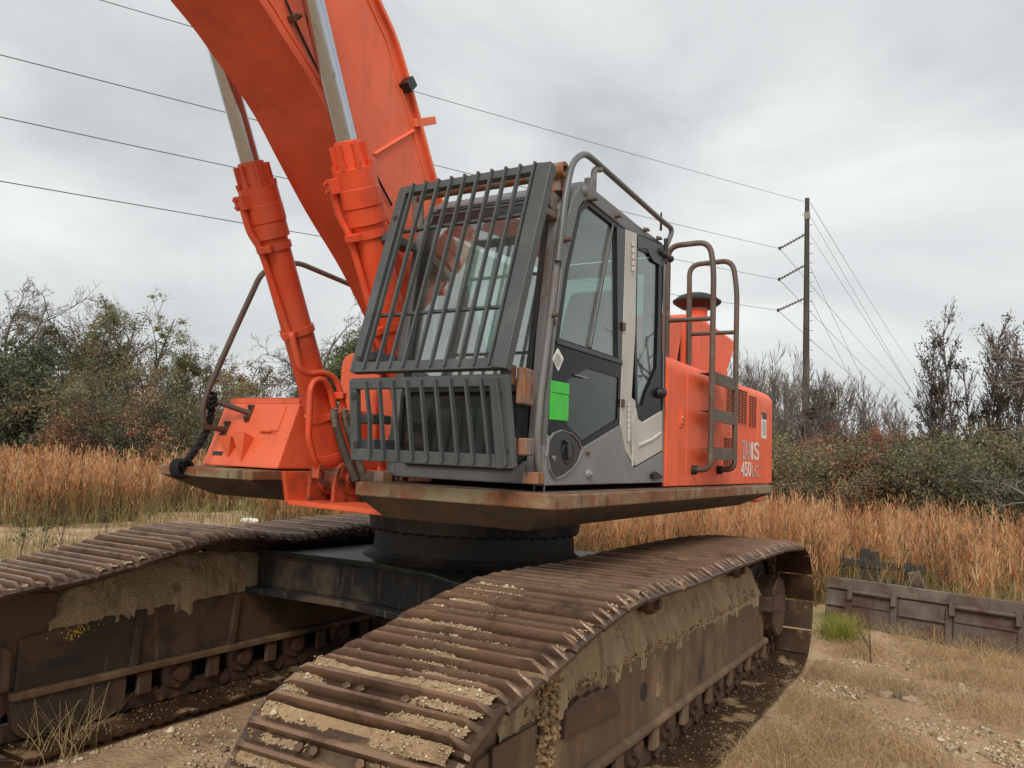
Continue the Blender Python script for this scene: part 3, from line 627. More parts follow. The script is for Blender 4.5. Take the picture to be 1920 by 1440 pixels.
m=MB(); m.tube([(-.5,-1.13,1.62),(.5,-1.13,1.62)],.05,16); m.build('foot_pin',DARK,EX)
m=MB()
for k in range(7): m.lathe((.28,-1.42,1.60+.045*k),(0,0,1),[(0,.02),(.012,.03),(.03,.03),(.042,.02)],10)
m.build('rubber_bellows',RUB,EX)
# ---------------------------------------------------------------- cab
XL=1.49; XC=.465; ZB=1.665
def Y3(x,pts): return yz(pts,x)
outl=Y3(XL,[(1021,911),(1030,770),(1041,620),(1063,416),(1074,372),(1087,352),(1100,349),(1116,357),(1182,411),(1245,458)])
front=[(p[0],p[1]) for p in outl]
inn=Y3(XL,[(1192,438),(1172,429),(1104,374),(1094,378),(1085,391),(1060,505),(1042,640),(1028,770),(1022,860)])
m=MB(); m.prism(outl+inn,'x',XL-.06,XL); cab=m.build('cab',GRY,EX,.008,label='dark grey cab with barred front')
# lower door panel
low=Y3(XL,[(1020,911),(1022,850),(1026,814),(1050,838),(1088,841),(1161,797),(1172,846),(1188,878),(1241,847),(1241,905)])
m=MB(); m.prism(low,'x',XL-.05,XL+.004); dr=m.build('door_panel',GRYD,cab,.006)
bl=Y3(XL,[(1042,642),(1165,682),(1161,797),(1088,839),(1050,832),(1026,815),(1030,760)])
gl_=Y3(XL,[(1102,690),(1160,708),(1157,786),(1093,827),(1066,800),(1057,780),(1064,712)])
m=MB(); m.ring(bl,gl_,'x',XL-.04,XL+.001); m.build('black_glass_panel',BLKG,cab)
m=MB(); m.prism(gl_,'x',XL-.012,XL-.006); m.build('lower_pane',LOWG,cab)
wo=Y3(XL,[(1099,375),(1172,431),(1168,560),(1165,681),(1042,641),(1060,505),(1085,391)]); wi=Y3(XL,[(1104,386),(1163,433),(1160,560),(1157,670),(1049,634),(1067,505),(1090,399)])
m=MB(); m.ring(wo,wi,'x',XL-.045,XL-.001); m.build('window_rubber',RUB,cab)
m=MB(); m.prism(wi,'x',XL-.02,XL-.014); m.build('door_pane',CLEAR,cab)
a=at(1148,420,x=XL-.008); b=at(1105,653,x=XL-.008); m=MB(); m.bar(a,b,.02,.022,up=(1,0,0)); m.build('window_divider',BLKP,cab,.003)
m=MB(); m.prism(Y3(XL,[(1156,425),(1172,431),(1165,681),(1158,675)]),'x',XL-.03,XL+.003); m.build('door_post',BLKP,cab)
# waist trim under the window
m=MB(); m.prism(Y3(XL,[(1042,636),(1165,676),(1165,684),(1042,645)]),'x',XL,XL+.01); m.build('waist_trim',BLKP,cab,.003)
# beige hinge pillar and quarter panel
pil=Y3(XL,[(1172,430),(1193,438),(1190,620),(1183,745),(1190,752),(1191,770),(1181,800),(1181,850),(1188,874),(1172,846),(1162,797),(1165,680)])
m=MB(); m.prism(pil,'x',XL-.05,XL+.006); m.build('hinge_pillar',BEIGE,cab,.004)
qp=Y3(XL,[(1191,764),(1195,785),(1203,792),(1240,770),(1240,845),(1190,874),(1183,850),(1184,795)])
m=MB(); m.prism(qp,'x',XL-.05,XL+.008); qpo=m.build('quarter_panel',BEIGE,cab,.006)
m=MB(); m.tube([at(1196,836,x=XL+.008),at(1222,824,x=XL+.008),at(1238,812,x=XL+.008)],.012,8); m.build('quarter_crease',BEIGE,qpo)
MB().tube([at(1184,768,x=XL+.01),at(1186,874,x=XL+.01)],.008,8).build('quarter_edge',BEIGE,qpo)
for ys in ((462,474,486,498,508),(762,772,782,792,802,812,820,827)):
    m=MB()
    for i,yv in enumerate(ys):
        p=at(1187 if ys[0]<600 else 1179,yv,x=XL+.016); m.lathe(p,(0,0,1),[(0,.012),(.028,.012)],10)
    m.build('door_hinge',BEIGE,cab)
# rear quarter glass
rgo=Y3(XL,[(1193,438),(1245,460),(1242,600),(1241,770),(1203,792),(1195,778),(1191,764),(1190,620)]); rgi=Y3(XL,[(1196,466),(1236,484),(1234,600),(1231,690),(1212,735),(1204,762),(1196,756),(1194,620)])
m=MB(); m.ring(rgo,rgi,'x',XL-.05,XL-.001); m.build('quarter_glass_border',BLKG,cab)
m=MB(); m.prism(rgi,'x',XL-.02,XL-.014); m.build('quarter_pane',CLEAR,cab)
MB().prism(Y3(XL,[(1195,440),(1244,462),(1243,500),(1225,490),(1212,466),(1196,464)]),'x',XL-.002,XL+.003).build('quarter_sunstrip',GUARD,cab)
# handle bowl
hb=Y3(XL,[(1023,855),(1026,826),(1036,813),(1050,808),(1068,814),(1081,828),(1087,843),(1081,862),(1069,878),(1054,890),(1040,896),(1036,895),(1028,880)])
m=MB(); c=np.mean(hb,0); o2=[tuple(c+(np.array(p)-c)*1.05) for p in hb]; m.ring(o2,hb,'x',XL,XL+.016); m.build('handle_surround',GRYD,cab,.003)
m=MB(); m.prism(hb,'x',XL,XL+.009); hbo=m.build('handle_bowl',BLKP,cab)
cy,cz=at(1066,849,x=XL+.01)[1:]; MB().lathe((XL+.006,cy,cz),(1,0,0),[(0,.068),(.007,.066),(.005,.05)],24).build('handle_recess',RUB,hbo)
m=MB(); m.prism(rnd(Y3(XL,[(1055,825),(1062,824),(1063,860),(1056,860)]),.01),'x',XL+.008,XL+.03); m.build('door_handle',BLKP,hbo,.004)
MB().lathe(at(1038,859,x=XL+.008),(1,0,0),[(0,.016),(.006,.015),(.007,0)],14).build('key_lock',FERR,hbo)
MB().lathe(at(1103,889,x=XL+.004),(1,0,0),[(0,.03),(.012,.024),(.016,.014),(.03,.012)],14).build('door_bumper',GRYD,dr)
MB().box(at(1102,850,x=XL+.008),(.012,.04,.02)).build('catch',BOLT,dr,.003)
MB().prism(Y3(XL,[(1217,888),(1224,884),(1236,893),(1234,897),(1218,898)]),'x',XL+.004,XL+.03).build('rubber_stop',RUB,dr,.004)
MB().box(at(1090,706,x=XL+.01),(.012,.16,.008)).build('inner_latch',FERR,cab)
# stickers
MB().prism(rnd(Y3(XL,[(1045,652),(1056,672),(1046,697),(1035,674)]),.012),'x',XL+.001,XL+.0035).build('diamond_sticker',WHITE,cab)
m=MB()
for k,(uw) in enumerate((3,5,7,7,5,3)):
    a=at(1045.5-uw,664+k*4,x=XL+.0045); b=at(1045.5+uw,664.8+k*4,x=XL+.0045); m.bar(a,b,.002,.007,up=(1,0,0))
m.build('sticker_print',PRINT,cab)
MB().prism(Y3(XL,[(1032,713),(1066,719),(1066,740),(1031,734)]),'x',XL+.0015,XL+.004).build('green_sticker',GREEN,cab)
MB().prism(Y3(XL,[(1031,735),(1050,739),(1065,742),(1064,789),(1029,786)]),'x',XL+.0015,XL+.0045).build('green_sticker',GREEN,cab)
m=MB(); m.tube([at(u,v,x=XL+.005) for u,v in((1049,752),(1051,760),(1047,770))],.0015,5); m.tube([at(u,v,x=XL+.005) for u,v in((1058,752),(1061,756),(1057,762),(1061,768),(1058,775),(1061,781))],.0012,5); m.build('sticker_marks',PRINT,cab); tag(bpy.data.objects['sticker_marks'],kind='stuff')
# bolts along the roof rail and pillar
m=MB()
for u,v in((1109,373),(1154,405),(1060,449),(1037,590),(1208,431),(1232,447)):
    p=at(u,v,x=XL); m.lathe(p,(1,0,0),[(0,.02),(.01,.014),(.03,.010)],8); m.box((p[0]+.02,p[1],p[2]-.006),(.03,.03,.008))
m.build('tarp_hooks',BOLT,cab); tag(bpy.data.objects['tarp_hooks'],kind='stuff')
MB().lathe(at(1097,358,x=XL),(1,0,0),[(0,.035),(.012,.028),(.02,.014)],12).build('roof_cap',PILR,cab)
# cab shell: far side, rear, floor, roof, front pillars
fp=front[:7]
def prof_y(z): 
    zs=[p[1] for p in fp]; ys=[p[0] for p in fp]; return float(np.interp(z,zs,ys))
zt=front[6][1]
fr_out=[(prof_y(z),z) for z in np.linspace(ZB,zt-.06,9)]
fr_in=[(y+.085,z) for y,z in fr_out]
m=MB(); m.prism(fr_out+fr_in[::-1],'x',XL-.115,XL-.061); m.build('front_pillar',PILR,cab,.008)
m=MB(); m.prism(fr_out+fr_in[::-1],'x',XC,XC+.06); m.build('front_pillar',GRY,cab,.01)
m=MB(); m.prism([(front[0][0]+.01,ZB),(.06,ZB),(.06,1.95),(front[0][0]+.01,1.80)],'x',XC,XC+.04); m.prism([(-.35,1.95),(.06,1.95),(.06,3.2),(-.35,3.2)],'x',XC,XC+.04); m.build('inner_side_wall',INTG,cab)
m=MB(); m.prism([(-1.55,1.95),(-.35,1.95),(-.35,3.18),(-1.42,3.18)],'x',XC+.01,XC+.016); m.build('far_side_pane',CLEAR,cab)
m=MB(); m.ring([(XC,ZB),(XL-.06,ZB),(XL-.06,3.26),(XC,3.26)],[(XC+.1,2.35),(XL-.16,2.35),(XL-.16,3.16),(XC+.1,3.16)],'y',.01,.055); m.build('rear_wall',INTG,cab)
m=MB(); m.prism([(XC+.1,2.35),(XL-.16,2.35),(XL-.16,3.16),(XC+.1,3.16)],'y',.028,.034); m.build('rear_pane',CLEAR,cab)
m=MB(); m.box(((XC+XL-.06)/2,-.82,ZB+.03),(XL-.06-XC,1.70,.06)); m.build('cab_floor',INTD,cab)
rt=Y3(XL,[(1074,372),(1087,350),(1100,347),(1116,355),(1182,409),(1245,456),(1245,462)]); zr=[p[1] for p in rt]
roof=[(rt[0][0]+.03,rt[0][1]+.02),(rt[1][0]+.02,rt[1][1]+.012),(rt[2][0],3.372),(rt[3][0],3.375),(rt[4][0],3.36),(rt[5][0],3.335),(rt[6][0],3.27),(rt[4][0],3.28),(rt[2][0]+.05,3.28)]
m=MB(); m.prism(roof,'x',XC,XL-.012); m.build('roof',GRY,cab,.02,3)
m=MB(); m.prism([(rt[0][0]+.05,3.18),(rt[0][0]+.05,3.27),(-.05,3.272),(-.05,3.25)],'x',XC+.03,XL-.065); m.build('headliner',INTD,cab)
# windscreen header, middle rail and sill
m=MB(); yh=prof_y(3.2); m.prism([(yh,3.16),(yh+.06,3.16),(prof_y(3.3)+.06,3.30),(prof_y(3.3),3.30)],'x',XC+.06,XL-.116); m.build('windscreen_header',BLKP,cab,.006)
m=MB(); ym=prof_y(2.19); m.box(((XC+XL-.06)/2,ym+.03,2.19),(XL-.18-XC,.05,.05)); m.build('windscreen_rail',RUB,cab,.006)
m=MB(); ys=prof_y(1.7); m.prism([(ys,ZB),(ys+.07,ZB),(ys+.07,1.79),(ys,1.78)],'x',XC+.06,XL-.116); m.build('front_sill',GRY,cab,.008)
def fpane(z0,z1,mat,name,off):
    m=MB(); x0=XC+.062;x1=XL-.117; m.add([(x0,prof_y(z0)+off,z0),(x1,prof_y(z0)+off,z0),(x1,prof_y(z1)+off,z1),(x0,prof_y(z1)+off,z1)],[(0,1,2,3)]); o=m.build(name,mat,cab); s=o.modifiers.new('thick','SOLIDIFY'); s.thickness=.006
fpane(2.215,3.16,WINDS,'windscreen',.02); fpane(1.79,2.165,LOWG,'lower_windscreen',.02)
m=MB(); P=rnd([(XC+.065,1.785),(XL-.12,1.785),(XL-.12,2.165),(XC+.065,2.165)],.05); c=np.mean(P,0); Pi=[tuple(c+(np.array(p)-c)*np.array([.955,.90])) for p in P]; y=prof_y(1.95); m.ring(P,Pi,'y',y,y+.025); m.build('lower_window_rubber',RUB,cab)
P=[(XC+.065,2.215),(XL-.12,2.215),(XL-.12,3.16),(XC+.065,3.16)]
for xx in(XC+.085,XL-.14): MB().bar((xx,prof_y(2.2)+.008,2.2),(xx,prof_y(3.16)+.008,3.16),.035,.03).build('windscreen_rubber',RUB,cab)
m=MB(); m.tube([(XC+.1,prof_y(1.78)-.015,1.80),(XC+.16,prof_y(1.74)-.015,1.745),(XL-.2,prof_y(1.74)-.015,1.745),(XL-.13,prof_y(1.78)-.015,1.80)],.012,8); m.build('sill_rubber',RUB,cab)
# interior
m=MB(); m.prism(rnd([(-.72,2.10),(-.18,2.07),(-.18,2.22),(-.70,2.25)],.05),'x',.80,1.28); m.prism(rnd([(-.28,2.15),(-.05,2.8),(-.0,3.02),(-.10,3.03),(-.20,2.85),(-.42,2.22)],.06),'x',.80,1.26); m.box((1.04,-.45,1.88),(.4,.45,.35)); m.build('seat',SEATM,cab,.04,3)
m=MB(); m.box((.74,-.62,2.13),(.12,.55,.30)); m.box((1.32,-.62,2.12),(.10,.50,.26)); m.tube([(.74,-.85,2.27),(.74,-.88,2.42)],.014); m.tube([(1.32,-.83,2.25),(1.32,-.86,2.40)],.014); m.lathe((1.32,-.86,2.40),(0,0,1),[(0,.02),(.03,.03),(.07,.02),(.09,0)],10); m.build('console',INTD,cab,.02)
m=MB(); m.tube([(.98,-1.25,1.72),(.98,-1.22,2.05)],.012); m.tube([(1.10,-1.25,1.72),(1.10,-1.22,2.05)],.012); m.box((1.04,-1.28,1.76),(.25,.25,.03)); m.build('travel_levers',INTD,cab)
m=MB(); m.tube(smooth([(1.43,-.95,1.75),(1.43,-.9,2.2),(1.43,-.55,2.35),(1.43,-.2,2.32)],.15),.014); m.build('grab_bar',INTG,cab)
# corner post tube on the front left corner and grab rail over the roof
ct=[at(u,v,x=XL-.028) for u,v in((1060,372),(1046,470),(1034,580),(1021,680),(1011,760),(1007,820),(1009,870),(1018,906))]
MB().tube(smooth(ct,.2),.019,12).build('corner_tube',PILR,cab)
gr=[at(u,v,x=XL-.01) for u,v in((1046,490),(1060,367),(1073,303),(1096,286),(1117,303),(1241,414),(1262,430),(1247,468))]
MB().tube(smooth(gr,.09,6),.0185,12).build('roof_grab_rail',GTUBE,cab)
m=MB(); p=Vector(at(1126,318,x=XL-.01)); q=Vector((p.x-.01,p.y-.07,p.z-.02)); m.tube(smooth([p,q,q+Vector((0,0,-.09))],.03),.018,10); m.box(q+Vector((-.01,-.02,-.11)),(.05,.07,.09)); m.build('rail_bracket',PILR,cab,.004)
# roof cross tube carrying the guard
ya=prof_y(3.25)-.07
m=MB(); m.tube([(XC+.03,ya,3.36),(XL-.075,ya,3.36)],.036,14); m.tube(smooth([(XC+.03,ya,3.36),(XC-.02,ya+.02,3.34),(XC-.02,ya+.05,3.15)],.05),.036,14); m.build('guard_cross_tube',RUSTY,cab)
m=MB(); m.lathe((XL-.10,ya,3.37),(1,0,0),[(0,.045),(.07,.045),(.07,.026),(.03,.026),(.03,0)],16); m.box((XL-.085,ya+.05,3.31),(.05,.10,.10)); m.build('guard_hinge',RUSTY,cab,.005)
# antenna, marker lamps, rear latch
p=at(1239,432,x=XL-.05); MB().tube([p,(p[0],p[1],p[2]+.13)],[.010,.007],8).build('antenna',BLKP,cab)
m=MB(); p=Vector(at(1248,479,x=XL+.01)); m.tube([p-Vector((0,.11,0)),p+Vector((0,.11,0))],.02,10); m.lathe(p-Vector((0,.14,0)),(0,1,0),[(0,.008),(.03,.026),(.07,.02)],10); m.lathe(p+Vector((0,.14,0)),(0,-1,0),[(0,.008),(.03,.026),(.07,.02)],10); m.tube([p+Vector((0,0,.12)),p+Vector((0,0,-.06))],.016,8); m.build('rail_clamp',RUB,cab)
MB().tube([at(1245,485,x=XL+.004),at(1242,905,x=XL+.004)],.007,8).build('rear_edge_trim',GRY,cab)
MB().lathe(at(1236,737,x=XL),(1,0,0),[(0,.04),(.03,.035),(.05,.02),(.05,0)],10).build('door_hold_catch',RUB,cab)
for (u,v,du) in((1183,612,0),(1181,756,0)):
    MB().box(at(u-13,v,x=XL+.012),(.014,.035,.05)).build('striker',BOLT,cab,.004)
# ---------------------------------------------------------------- window guards: frame and every bar
def gplane(A,B,Cc,D): # corners TL,TR,BR,BL
    A,B,Cc,D=map(Vector,(A,B,Cc,D)); return lambda s,t:(A*(1-s)+B*s)*(1-t)+(D*(1-s)+Cc*s)*t
TL=at(757,357,y=-1.86);TR=at(1036,309,y=-1.86);BR=at(950,692,y=-2.05);BL=at(663,700,y=-2.05)
G=gplane(TL,TR,BR,BL); nrmU=(Vector(TR)-Vector(TL)).cross(Vector(BL)-Vector(TL)).normalized()
if nrmU.y>0: nrmU=-nrmU
m=MB(); 
m.bar(G(.015,0),G(.015,1),.052,.05,up=nrmU); m.bar(G(.965,-.005),G(.965,1.0),.085,.06,up=nrmU)
m.bar(G(0,.012),G(1,.012),.045,.045,up=nrmU); m.bar(G(0,.975),G(1,.975),.055,.05,up=nrmU)
ug=m.build('upper_window_guard',GUARD,EX,.004,label='upper barred guard over the windscreen')
for k in range(10):
    s=.095+.0905*k; m=MB(); m.bar(G(s,-.012)+nrmU*.028,G(s,.985)+nrmU*.028,.0125,.024,up=nrmU); m.build('guard_bar',GUARD,ug)
for t in(.235,.695):
    m=MB(); m.bar(G(-.0,t)-nrmU*.012,G(.93,t)-nrmU*.012,.014,.022,up=nrmU); m.build('cross_bar',GUARD,ug)
m=MB(); 
for s,t in((.02,.17),(.03,.93),(.965,.13),(.955,.92)): m.lathe(G(s,t)+nrmU*.024,nrmU,[(0,.016),(.0035,.016)],12,False)
m.build('bolt_holes',DARK,ug); tag(bpy.data.objects['bolt_holes'],kind='stuff')
TL2=at(660,713,y=-2.03);TR2=at(953,704,y=-2.03);BR2=at(967,879,y=-1.98);BL2=at(663,862,y=-1.98)
G2=gplane(TL2,TR2,BR2,BL2); nr2=Vector((0,-1,0))
m=MB(); m.bar(G2(.02,0),G2(.02,1),.05,.04,up=nr2); m.bar(G2(.95,0),G2(.95,1),.10,.045,up=nr2); m.bar(G2(0,.05),G2(1,.05),.06,.04,up=nr2); m.bar(G2(0,.93),G2(1,.93),.065,.04,up=nr2)
lg=m.build('lower_window_guard',GUARD,EX,.006,label='lower barred guard over the foot window')
for k in range(10):
    s=.125+.092*k; m=MB(); j=Vector((0,0,0)) if k else Vector((.012,0,0)); m.bar(G2(s,.03)+nr2*.03,G2(s+.012,.5)+nr2*.034+j,.013,.024,up=nr2); m.bar(G2(s+.012,.5)+nr2*.034+j,G2(s+.015,.96)+nr2*.03,.013,.024,up=nr2); m.build('guard_bar',GUARD,lg)
m=MB()
for s,t in((.03,.2),(.04,.8),(.955,.2),(.965,.82)): m.lathe(G2(s,t)+nr2*.024,nr2,[(0,.018),(.0035,.018)],12,False)
m.build('bolt_holes',DARK,lg); tag(m and bpy.data.objects['bolt_holes.001'],kind='stuff')
# hinge plates between guard and cab
m=MB(); c=at(985,725,y=-1.86); m.box(c,(.045,.14,.18),rz=.15); m.box((c[0]-.055,c[1]-.08,c[2]+.05),(.07,.05,.10)); m.box((c[0]-.06,c[1]-.10,c[2]-.03),(.06,.04,.07)); m.build('hinge_plate',RUSTY,lg,.008)
m=MB(); c=at(986,838,y=-1.86); m.box(c,(.05,.10,.085),rz=.1); m.box((c[0]-.06,c[1]-.06,c[2]),(.07,.04,.08)); m.build('hinge_plate',RUSTY,lg,.008)
m=MB(); c=at(1000,900,y=-1.75); m.box((c[0],c[1],c[2]+.01),(.09,.08,.06)); m.build('cab_foot',RUSTY,cab,.006); MB().box(at(718,895,y=-1.75),(.07,.08,.07)).build('cab_foot',RUSTY,cab,.006)
MB().box(at(1027,372,y=-1.62),(.05,.14,.10),rx=-.3).build('guard_bracket',RUSTY,ug,.006); MB().box(at(1025,400,y=-1.62),(.06,.14,.04)).build('guard_bracket',RUSTY,ug,.006)
for c_,d_ in(((XC+.0,-1.72,3.02),(.10,.26,.05)),((XC-.03,-1.80,2.33),(.14,.2,.05)),((XC-.02,-1.83,1.98),(.16,.16,.05)),((XC-.02,-1.80,1.84),(.16,.18,.06))): MB().box(c_,d_).build('guard_bracket',GUARD,lg,.006)
# ---------------------------------------------------------------- hood side, counterweight
XH=1.50
hy0=.085; hz=2.585
def hoodseg(y0,y1,mat,name,z1=hz,lab=None,xh=XH,r=.13):
    P=rnd([(.3,1.64),(xh,1.64),(xh,z1),(.3,z1)],[0,0,r,0],8); m=MB(); m.prism(P,'y',y0,y1); return m.build(name,mat,EX,.006,label=lab)
ysm=[hy0]+[at(u,800,x=XH)[1] for u in (1288,1353,1407,1423)]+[2.80]
d1=hoodseg(hy0,ysm[1]-.004,ORGF,'side_door',lab='front orange service door behind the cab')
d2=hoodseg(ysm[1]+.004,ysm[2]-.006,ORGF,'side_door',lab='wide orange service door behind the ladder')
d3=hoodseg(ysm[2]+.006,ysm[3]-.004,ORGF,'side_door',lab='slatted orange service door')
d4=hoodseg(ysm[3]+.004,2.76,ORGF,'side_door',lab='orange panel carrying the model lettering')
cw=hoodseg(2.785,3.42,ORGF,'counterweight',z1=2.60,lab='orange counterweight at the rear',r=.16)
m=MB(); m.prism([(2.785,1.64),(3.42,1.64),(3.42,1.46),(3.2,1.44),(2.785,1.5)],'x',-1.4,1.42); m.prism([(2.785,1.64),(3.42,1.64),(3.42,2.60),(2.785,2.60)],'x',-1.45,.3); m.build('counterweight_body',ORGF,EX,.02)
m=MB(); m.box((-.1,1.6,2.1),(.9,2.3,.9)); m.build('engine_bay',DARK,EX)
m=MB(); m.prism([(-.55,.09),(.3,.09),(.3,2.78),(-.55,2.78)],'z',2.50,2.55); m.build('engine_deck',ORGF,EX,.01)
MB().box((XH-.14,hy0-.012,2.1),(.24,.02,.94)).build('door_edge_seal',RUB,EX)
def lockplate(u,v,par):
    p=at(u,v,x=XH); m=MB(); m.box((XH+.002,p[1],p[2]),(.006,.11,.15)); m.box((XH+.006,p[1]+.01,p[2]),(.012,.07,.10)); o=m.build('lock_plate',ORGF,par,.003)
    MB().lathe((XH+.012,p[1]+.01,p[2]-.005),(1,0,0),[(0,.014),(.006,.012)],10).build('lock',FERR,par)
lockplate(1277,782,d1); lockplate(1365,800,d3)
def grille(u0,u1,v0,v1,rows,par,cols=3):
    a=at(u0,v0,x=XH);b=at(u1,v1,x=XH); c2=at(u0,v1,x=XH)
    y0,y1=a[1],b[1]; z1=a[2]; z0=min(c2[2],b[2])
    MB().prism([(y0,z0),(y1,z0),(y1,z1),(y0,z1)],'x',XH+.001,XH+.002).build('grille_dark',DARK,par)
    for k in range(rows+1):
        z=z0+(z1-z0)*k/rows; m=MB(); m.box((XH+.0045,(y0+y1)/2,z),(.006,(y1-y0),(z1-z0)/rows*.17)); m.build('grille_slat',ORGF,par)
    for k in range(cols+1):
        y=y0+(y1-y0)*k/cols; m=MB(); m.box((XH+.004,y,(z0+z1)/2),(.004,(y1-y0)/cols*.07,(z1-z0))); m.build('grille_upright',ORGF,par)
grille(1362,1378,720,781,13,d3); grille(1383,1399,729,793,13,d4); grille(1404,1417,741,799,13,d4)
grille(1358,1371,820,845,9,d3); grille(1356,1369,862,878,6,d3)
# lettering
def text(s,u0,v0,u1,v1,mat,par,bold=True):
    cu=bpy.data.curves.new('lettering','FONT'); cu.body=s; cu.extrude=.001; cu.offset=.012 if bold else 0
    o=bpy.data.objects.new('lettering_tmp',cu); COL.objects.link(o); bpy.context.view_layer.update()
    me=bpy.data.meshes.new_from_object(o.evaluated_get(bpy.context.evaluated_depsgraph_get())); bpy.data.objects.remove(o)
    V=np.array([v.co[:] for v in me.vertices]); mn=V.min(0);mxx=V.max(0)
    a=at(u0,v1,x=XH);b=at(u1,v0,x=XH); 
    N_=np.empty_like(V); k=(V-mn)/(mxx-mn+1e-9)
    N_[:,0]=XH+.002+k[:,2]*.002; N_[:,1]=a[1]+k[:,0]*(b[1]-a[1]); N_[:,2]=a[2]+k[:,1]*(b[2]-a[2])
    me.vertices.foreach_set('co',N_.astype(np.float32).ravel()); me.update(); me.materials.clear(); me.materials.append(mat)
    o=bpy.data.objects.new('lettering',me); COL.objects.link(o); o.parent=par; return o
text('ZAX',1390,828,1409,861,SILVERW,d4); text('IS',1408,830,1423,862,SILVER,d4)
text('450',1389,866,1408,894,SILVER,d4); text('LC',1409,873,1422,894,SILVERW,d4)
p0=at(1428,778,x=XH);p1=at(1436,823,x=XH)
MB().prism([(p0[1],p1[2]),(p1[1],p1[2]),(p1[1],p0[2]),(p0[1],p0[2])],'x',XH+.001,XH+.004).build('warning_label',WHITE,cw)
MB().prism([(p0[1],p0[2]-.04),(p1[1],p0[2]-.04),(p1[1],p0[2]+.03),(p0[1],p0[2]+.03)],'x',XH+.004,XH+.005).build('label_header',BLKP,cw)
m=MB()
for k in range(6):
    z=p0[2]-.07-k*(p0[2]-p1[2]-.09)/6; m.box((XH+.005,(p0[1]+p1[1])/2,z),(.002,(p1[1]-p0[1])*.75,.012))
m.build('label_print',PRINT,cw)
# raised covers on the hood and the air intake
Xb=1.22
m=MB(); a=at(1252,586,x=Xb);b=at(1284,583,x=Xb); ye=at(1269,650,x=Xb)[1]; m.prism([(a[1],2.57),(ye,2.57),(b[1],a[2]),(a[1],a[2])],'x',.35,Xb); MB().prism([(ye-.1,2.57),(b[1]+.25,2.57),(b[1]+.25,a[2]-.12),(ye-.1,a[2]-.12)],'x',.40,Xb-.06).build('cover_gap',DARK,EX); m.build('hood_cover',ORGF,EX,.03,3,label='upright orange cover behind the cab')
c1=yz([(1289,588),(1312,592),(1330,602),(1350,616),(1384,640)],Xb); c1=[(c1[0][0]+.02,2.57),(c1[0][0],c1[0][1]-.1)]+c1+[(2.70,2.75),(2.74,2.57)]
m=MB(); m.prism(c1,'x',.25,Xb); m.build('engine_cover',ORGF,EX,.05,3,label='large sloping orange engine cover')
p=Vector(at(1306,600,x=Xb-.25)); dpt=p
zi=at(1306,563,x=p.x)[2]; rr=abs(at(1346,563,x=p.x)[1]-at(1265,563,x=p.x)[1])
rI=.235
m=MB(); m.lathe((p.x,p.y,2.8),(0,0,1),[(0,.105),(zi-2.83,.105)],24); m.build('intake_stem',ORGF,EX)
MB().lathe((p.x,p.y,zi-.10),(0,0,1),[(0,.115),(.02,.115)],24).build('intake_band',FERR,EX)
m=MB(); m.lathe((p.x,p.y,zi-.085),(0,0,1),[(0,.12),(.0,.15),(.03,.20),(.055,rI),(.075,rI+.005),(.085,rI-.01),(.09,rI-.015),(.12,rI-.05),(.15,rI-.13),(.16,0)],36); m.build('air_intake_cap',RUB,EX,label='black mushroom shaped air intake cap')
# ---------------------------------------------------------------- ladder and hand rails
XR1=1.64; y1,y2=.68,1.37
def loop(y,legu,pts,lab):
    # pts measured on the plane y; returns tube path
    path=[at(u,v,y=y) for u,v in pts]
    return path
ft1=(XH,y1,at(1297,881,x=XH)[2]); z1=ft1[2]
t1=at(1331,453,y=y1); k1=at(1341,506,y=y1); tl=at(1253,462,y=y1); lb=at(1250,655,y=y1)
P1=[ft1,(XR1,y1,z1+.01),(XR1,y1,k1[2]),(t1[0],y1,t1[2]),(tl[0],y1,tl[2]),(lb[0],y1,2.56)]
ft2=(XH,y2,at(1347,881,x=XH)[2])
t2=at(1374,488,y=y2); k2=at(1382,545,y=y2); tl2=at(1293,497,y=y2); lb2=at(1292,670,y=y2)
P2=[ft2,(XR1,y2,ft2[2]+.01),(XR1,y2,k2[2]),(t2[0],y2,t2[2]),(tl2[0],y2,tl2[2]),(lb2[0],y2,2.56)]
ld=empty('ladder',parent=EX); ld['label']='brown tube ladder and hand loops behind the cab'
for P in(P1,P2):
    MB().tube(smooth(P,.10,6),.0225,12).build('hand_loop',PIPE,ld)
    MB().lathe((XH,P[0][1],P[0][2]),(1,0,0),[(0,.036),(.04,.036)],14).build('foot_cap',RUB,ld)
zc=at(1337,597,y=y1)[2]; MB().tube([(XR1,y1,zc),(lb[0],y1,zc)],.018,10).build('cross_tube',PIPE,ld)
zc=at(1378,623,y=y2)[2]; MB().tube([(XR1,y2,zc),(lb2[0],y2,zc)],.018,10).build('cross_tube',PIPE,ld)
for v in(708,779,851):
    z=at(1337,v,x=XR1)[2]; m=MB(); m.box((XR1,(y1+y2)/2,z),(.012,y2-y1-.03,.085)); m.box((XR1-.05,(y1+y2)/2,z+.036),(.10,y2-y1-.03,.006))
    for k in range(12): m.box((XR1-.004,y1+.06+k*(y2-y1-.1)/11,z+.048),(.012,.016,.016))
    m.build('rung',PIPE,ld,.002)
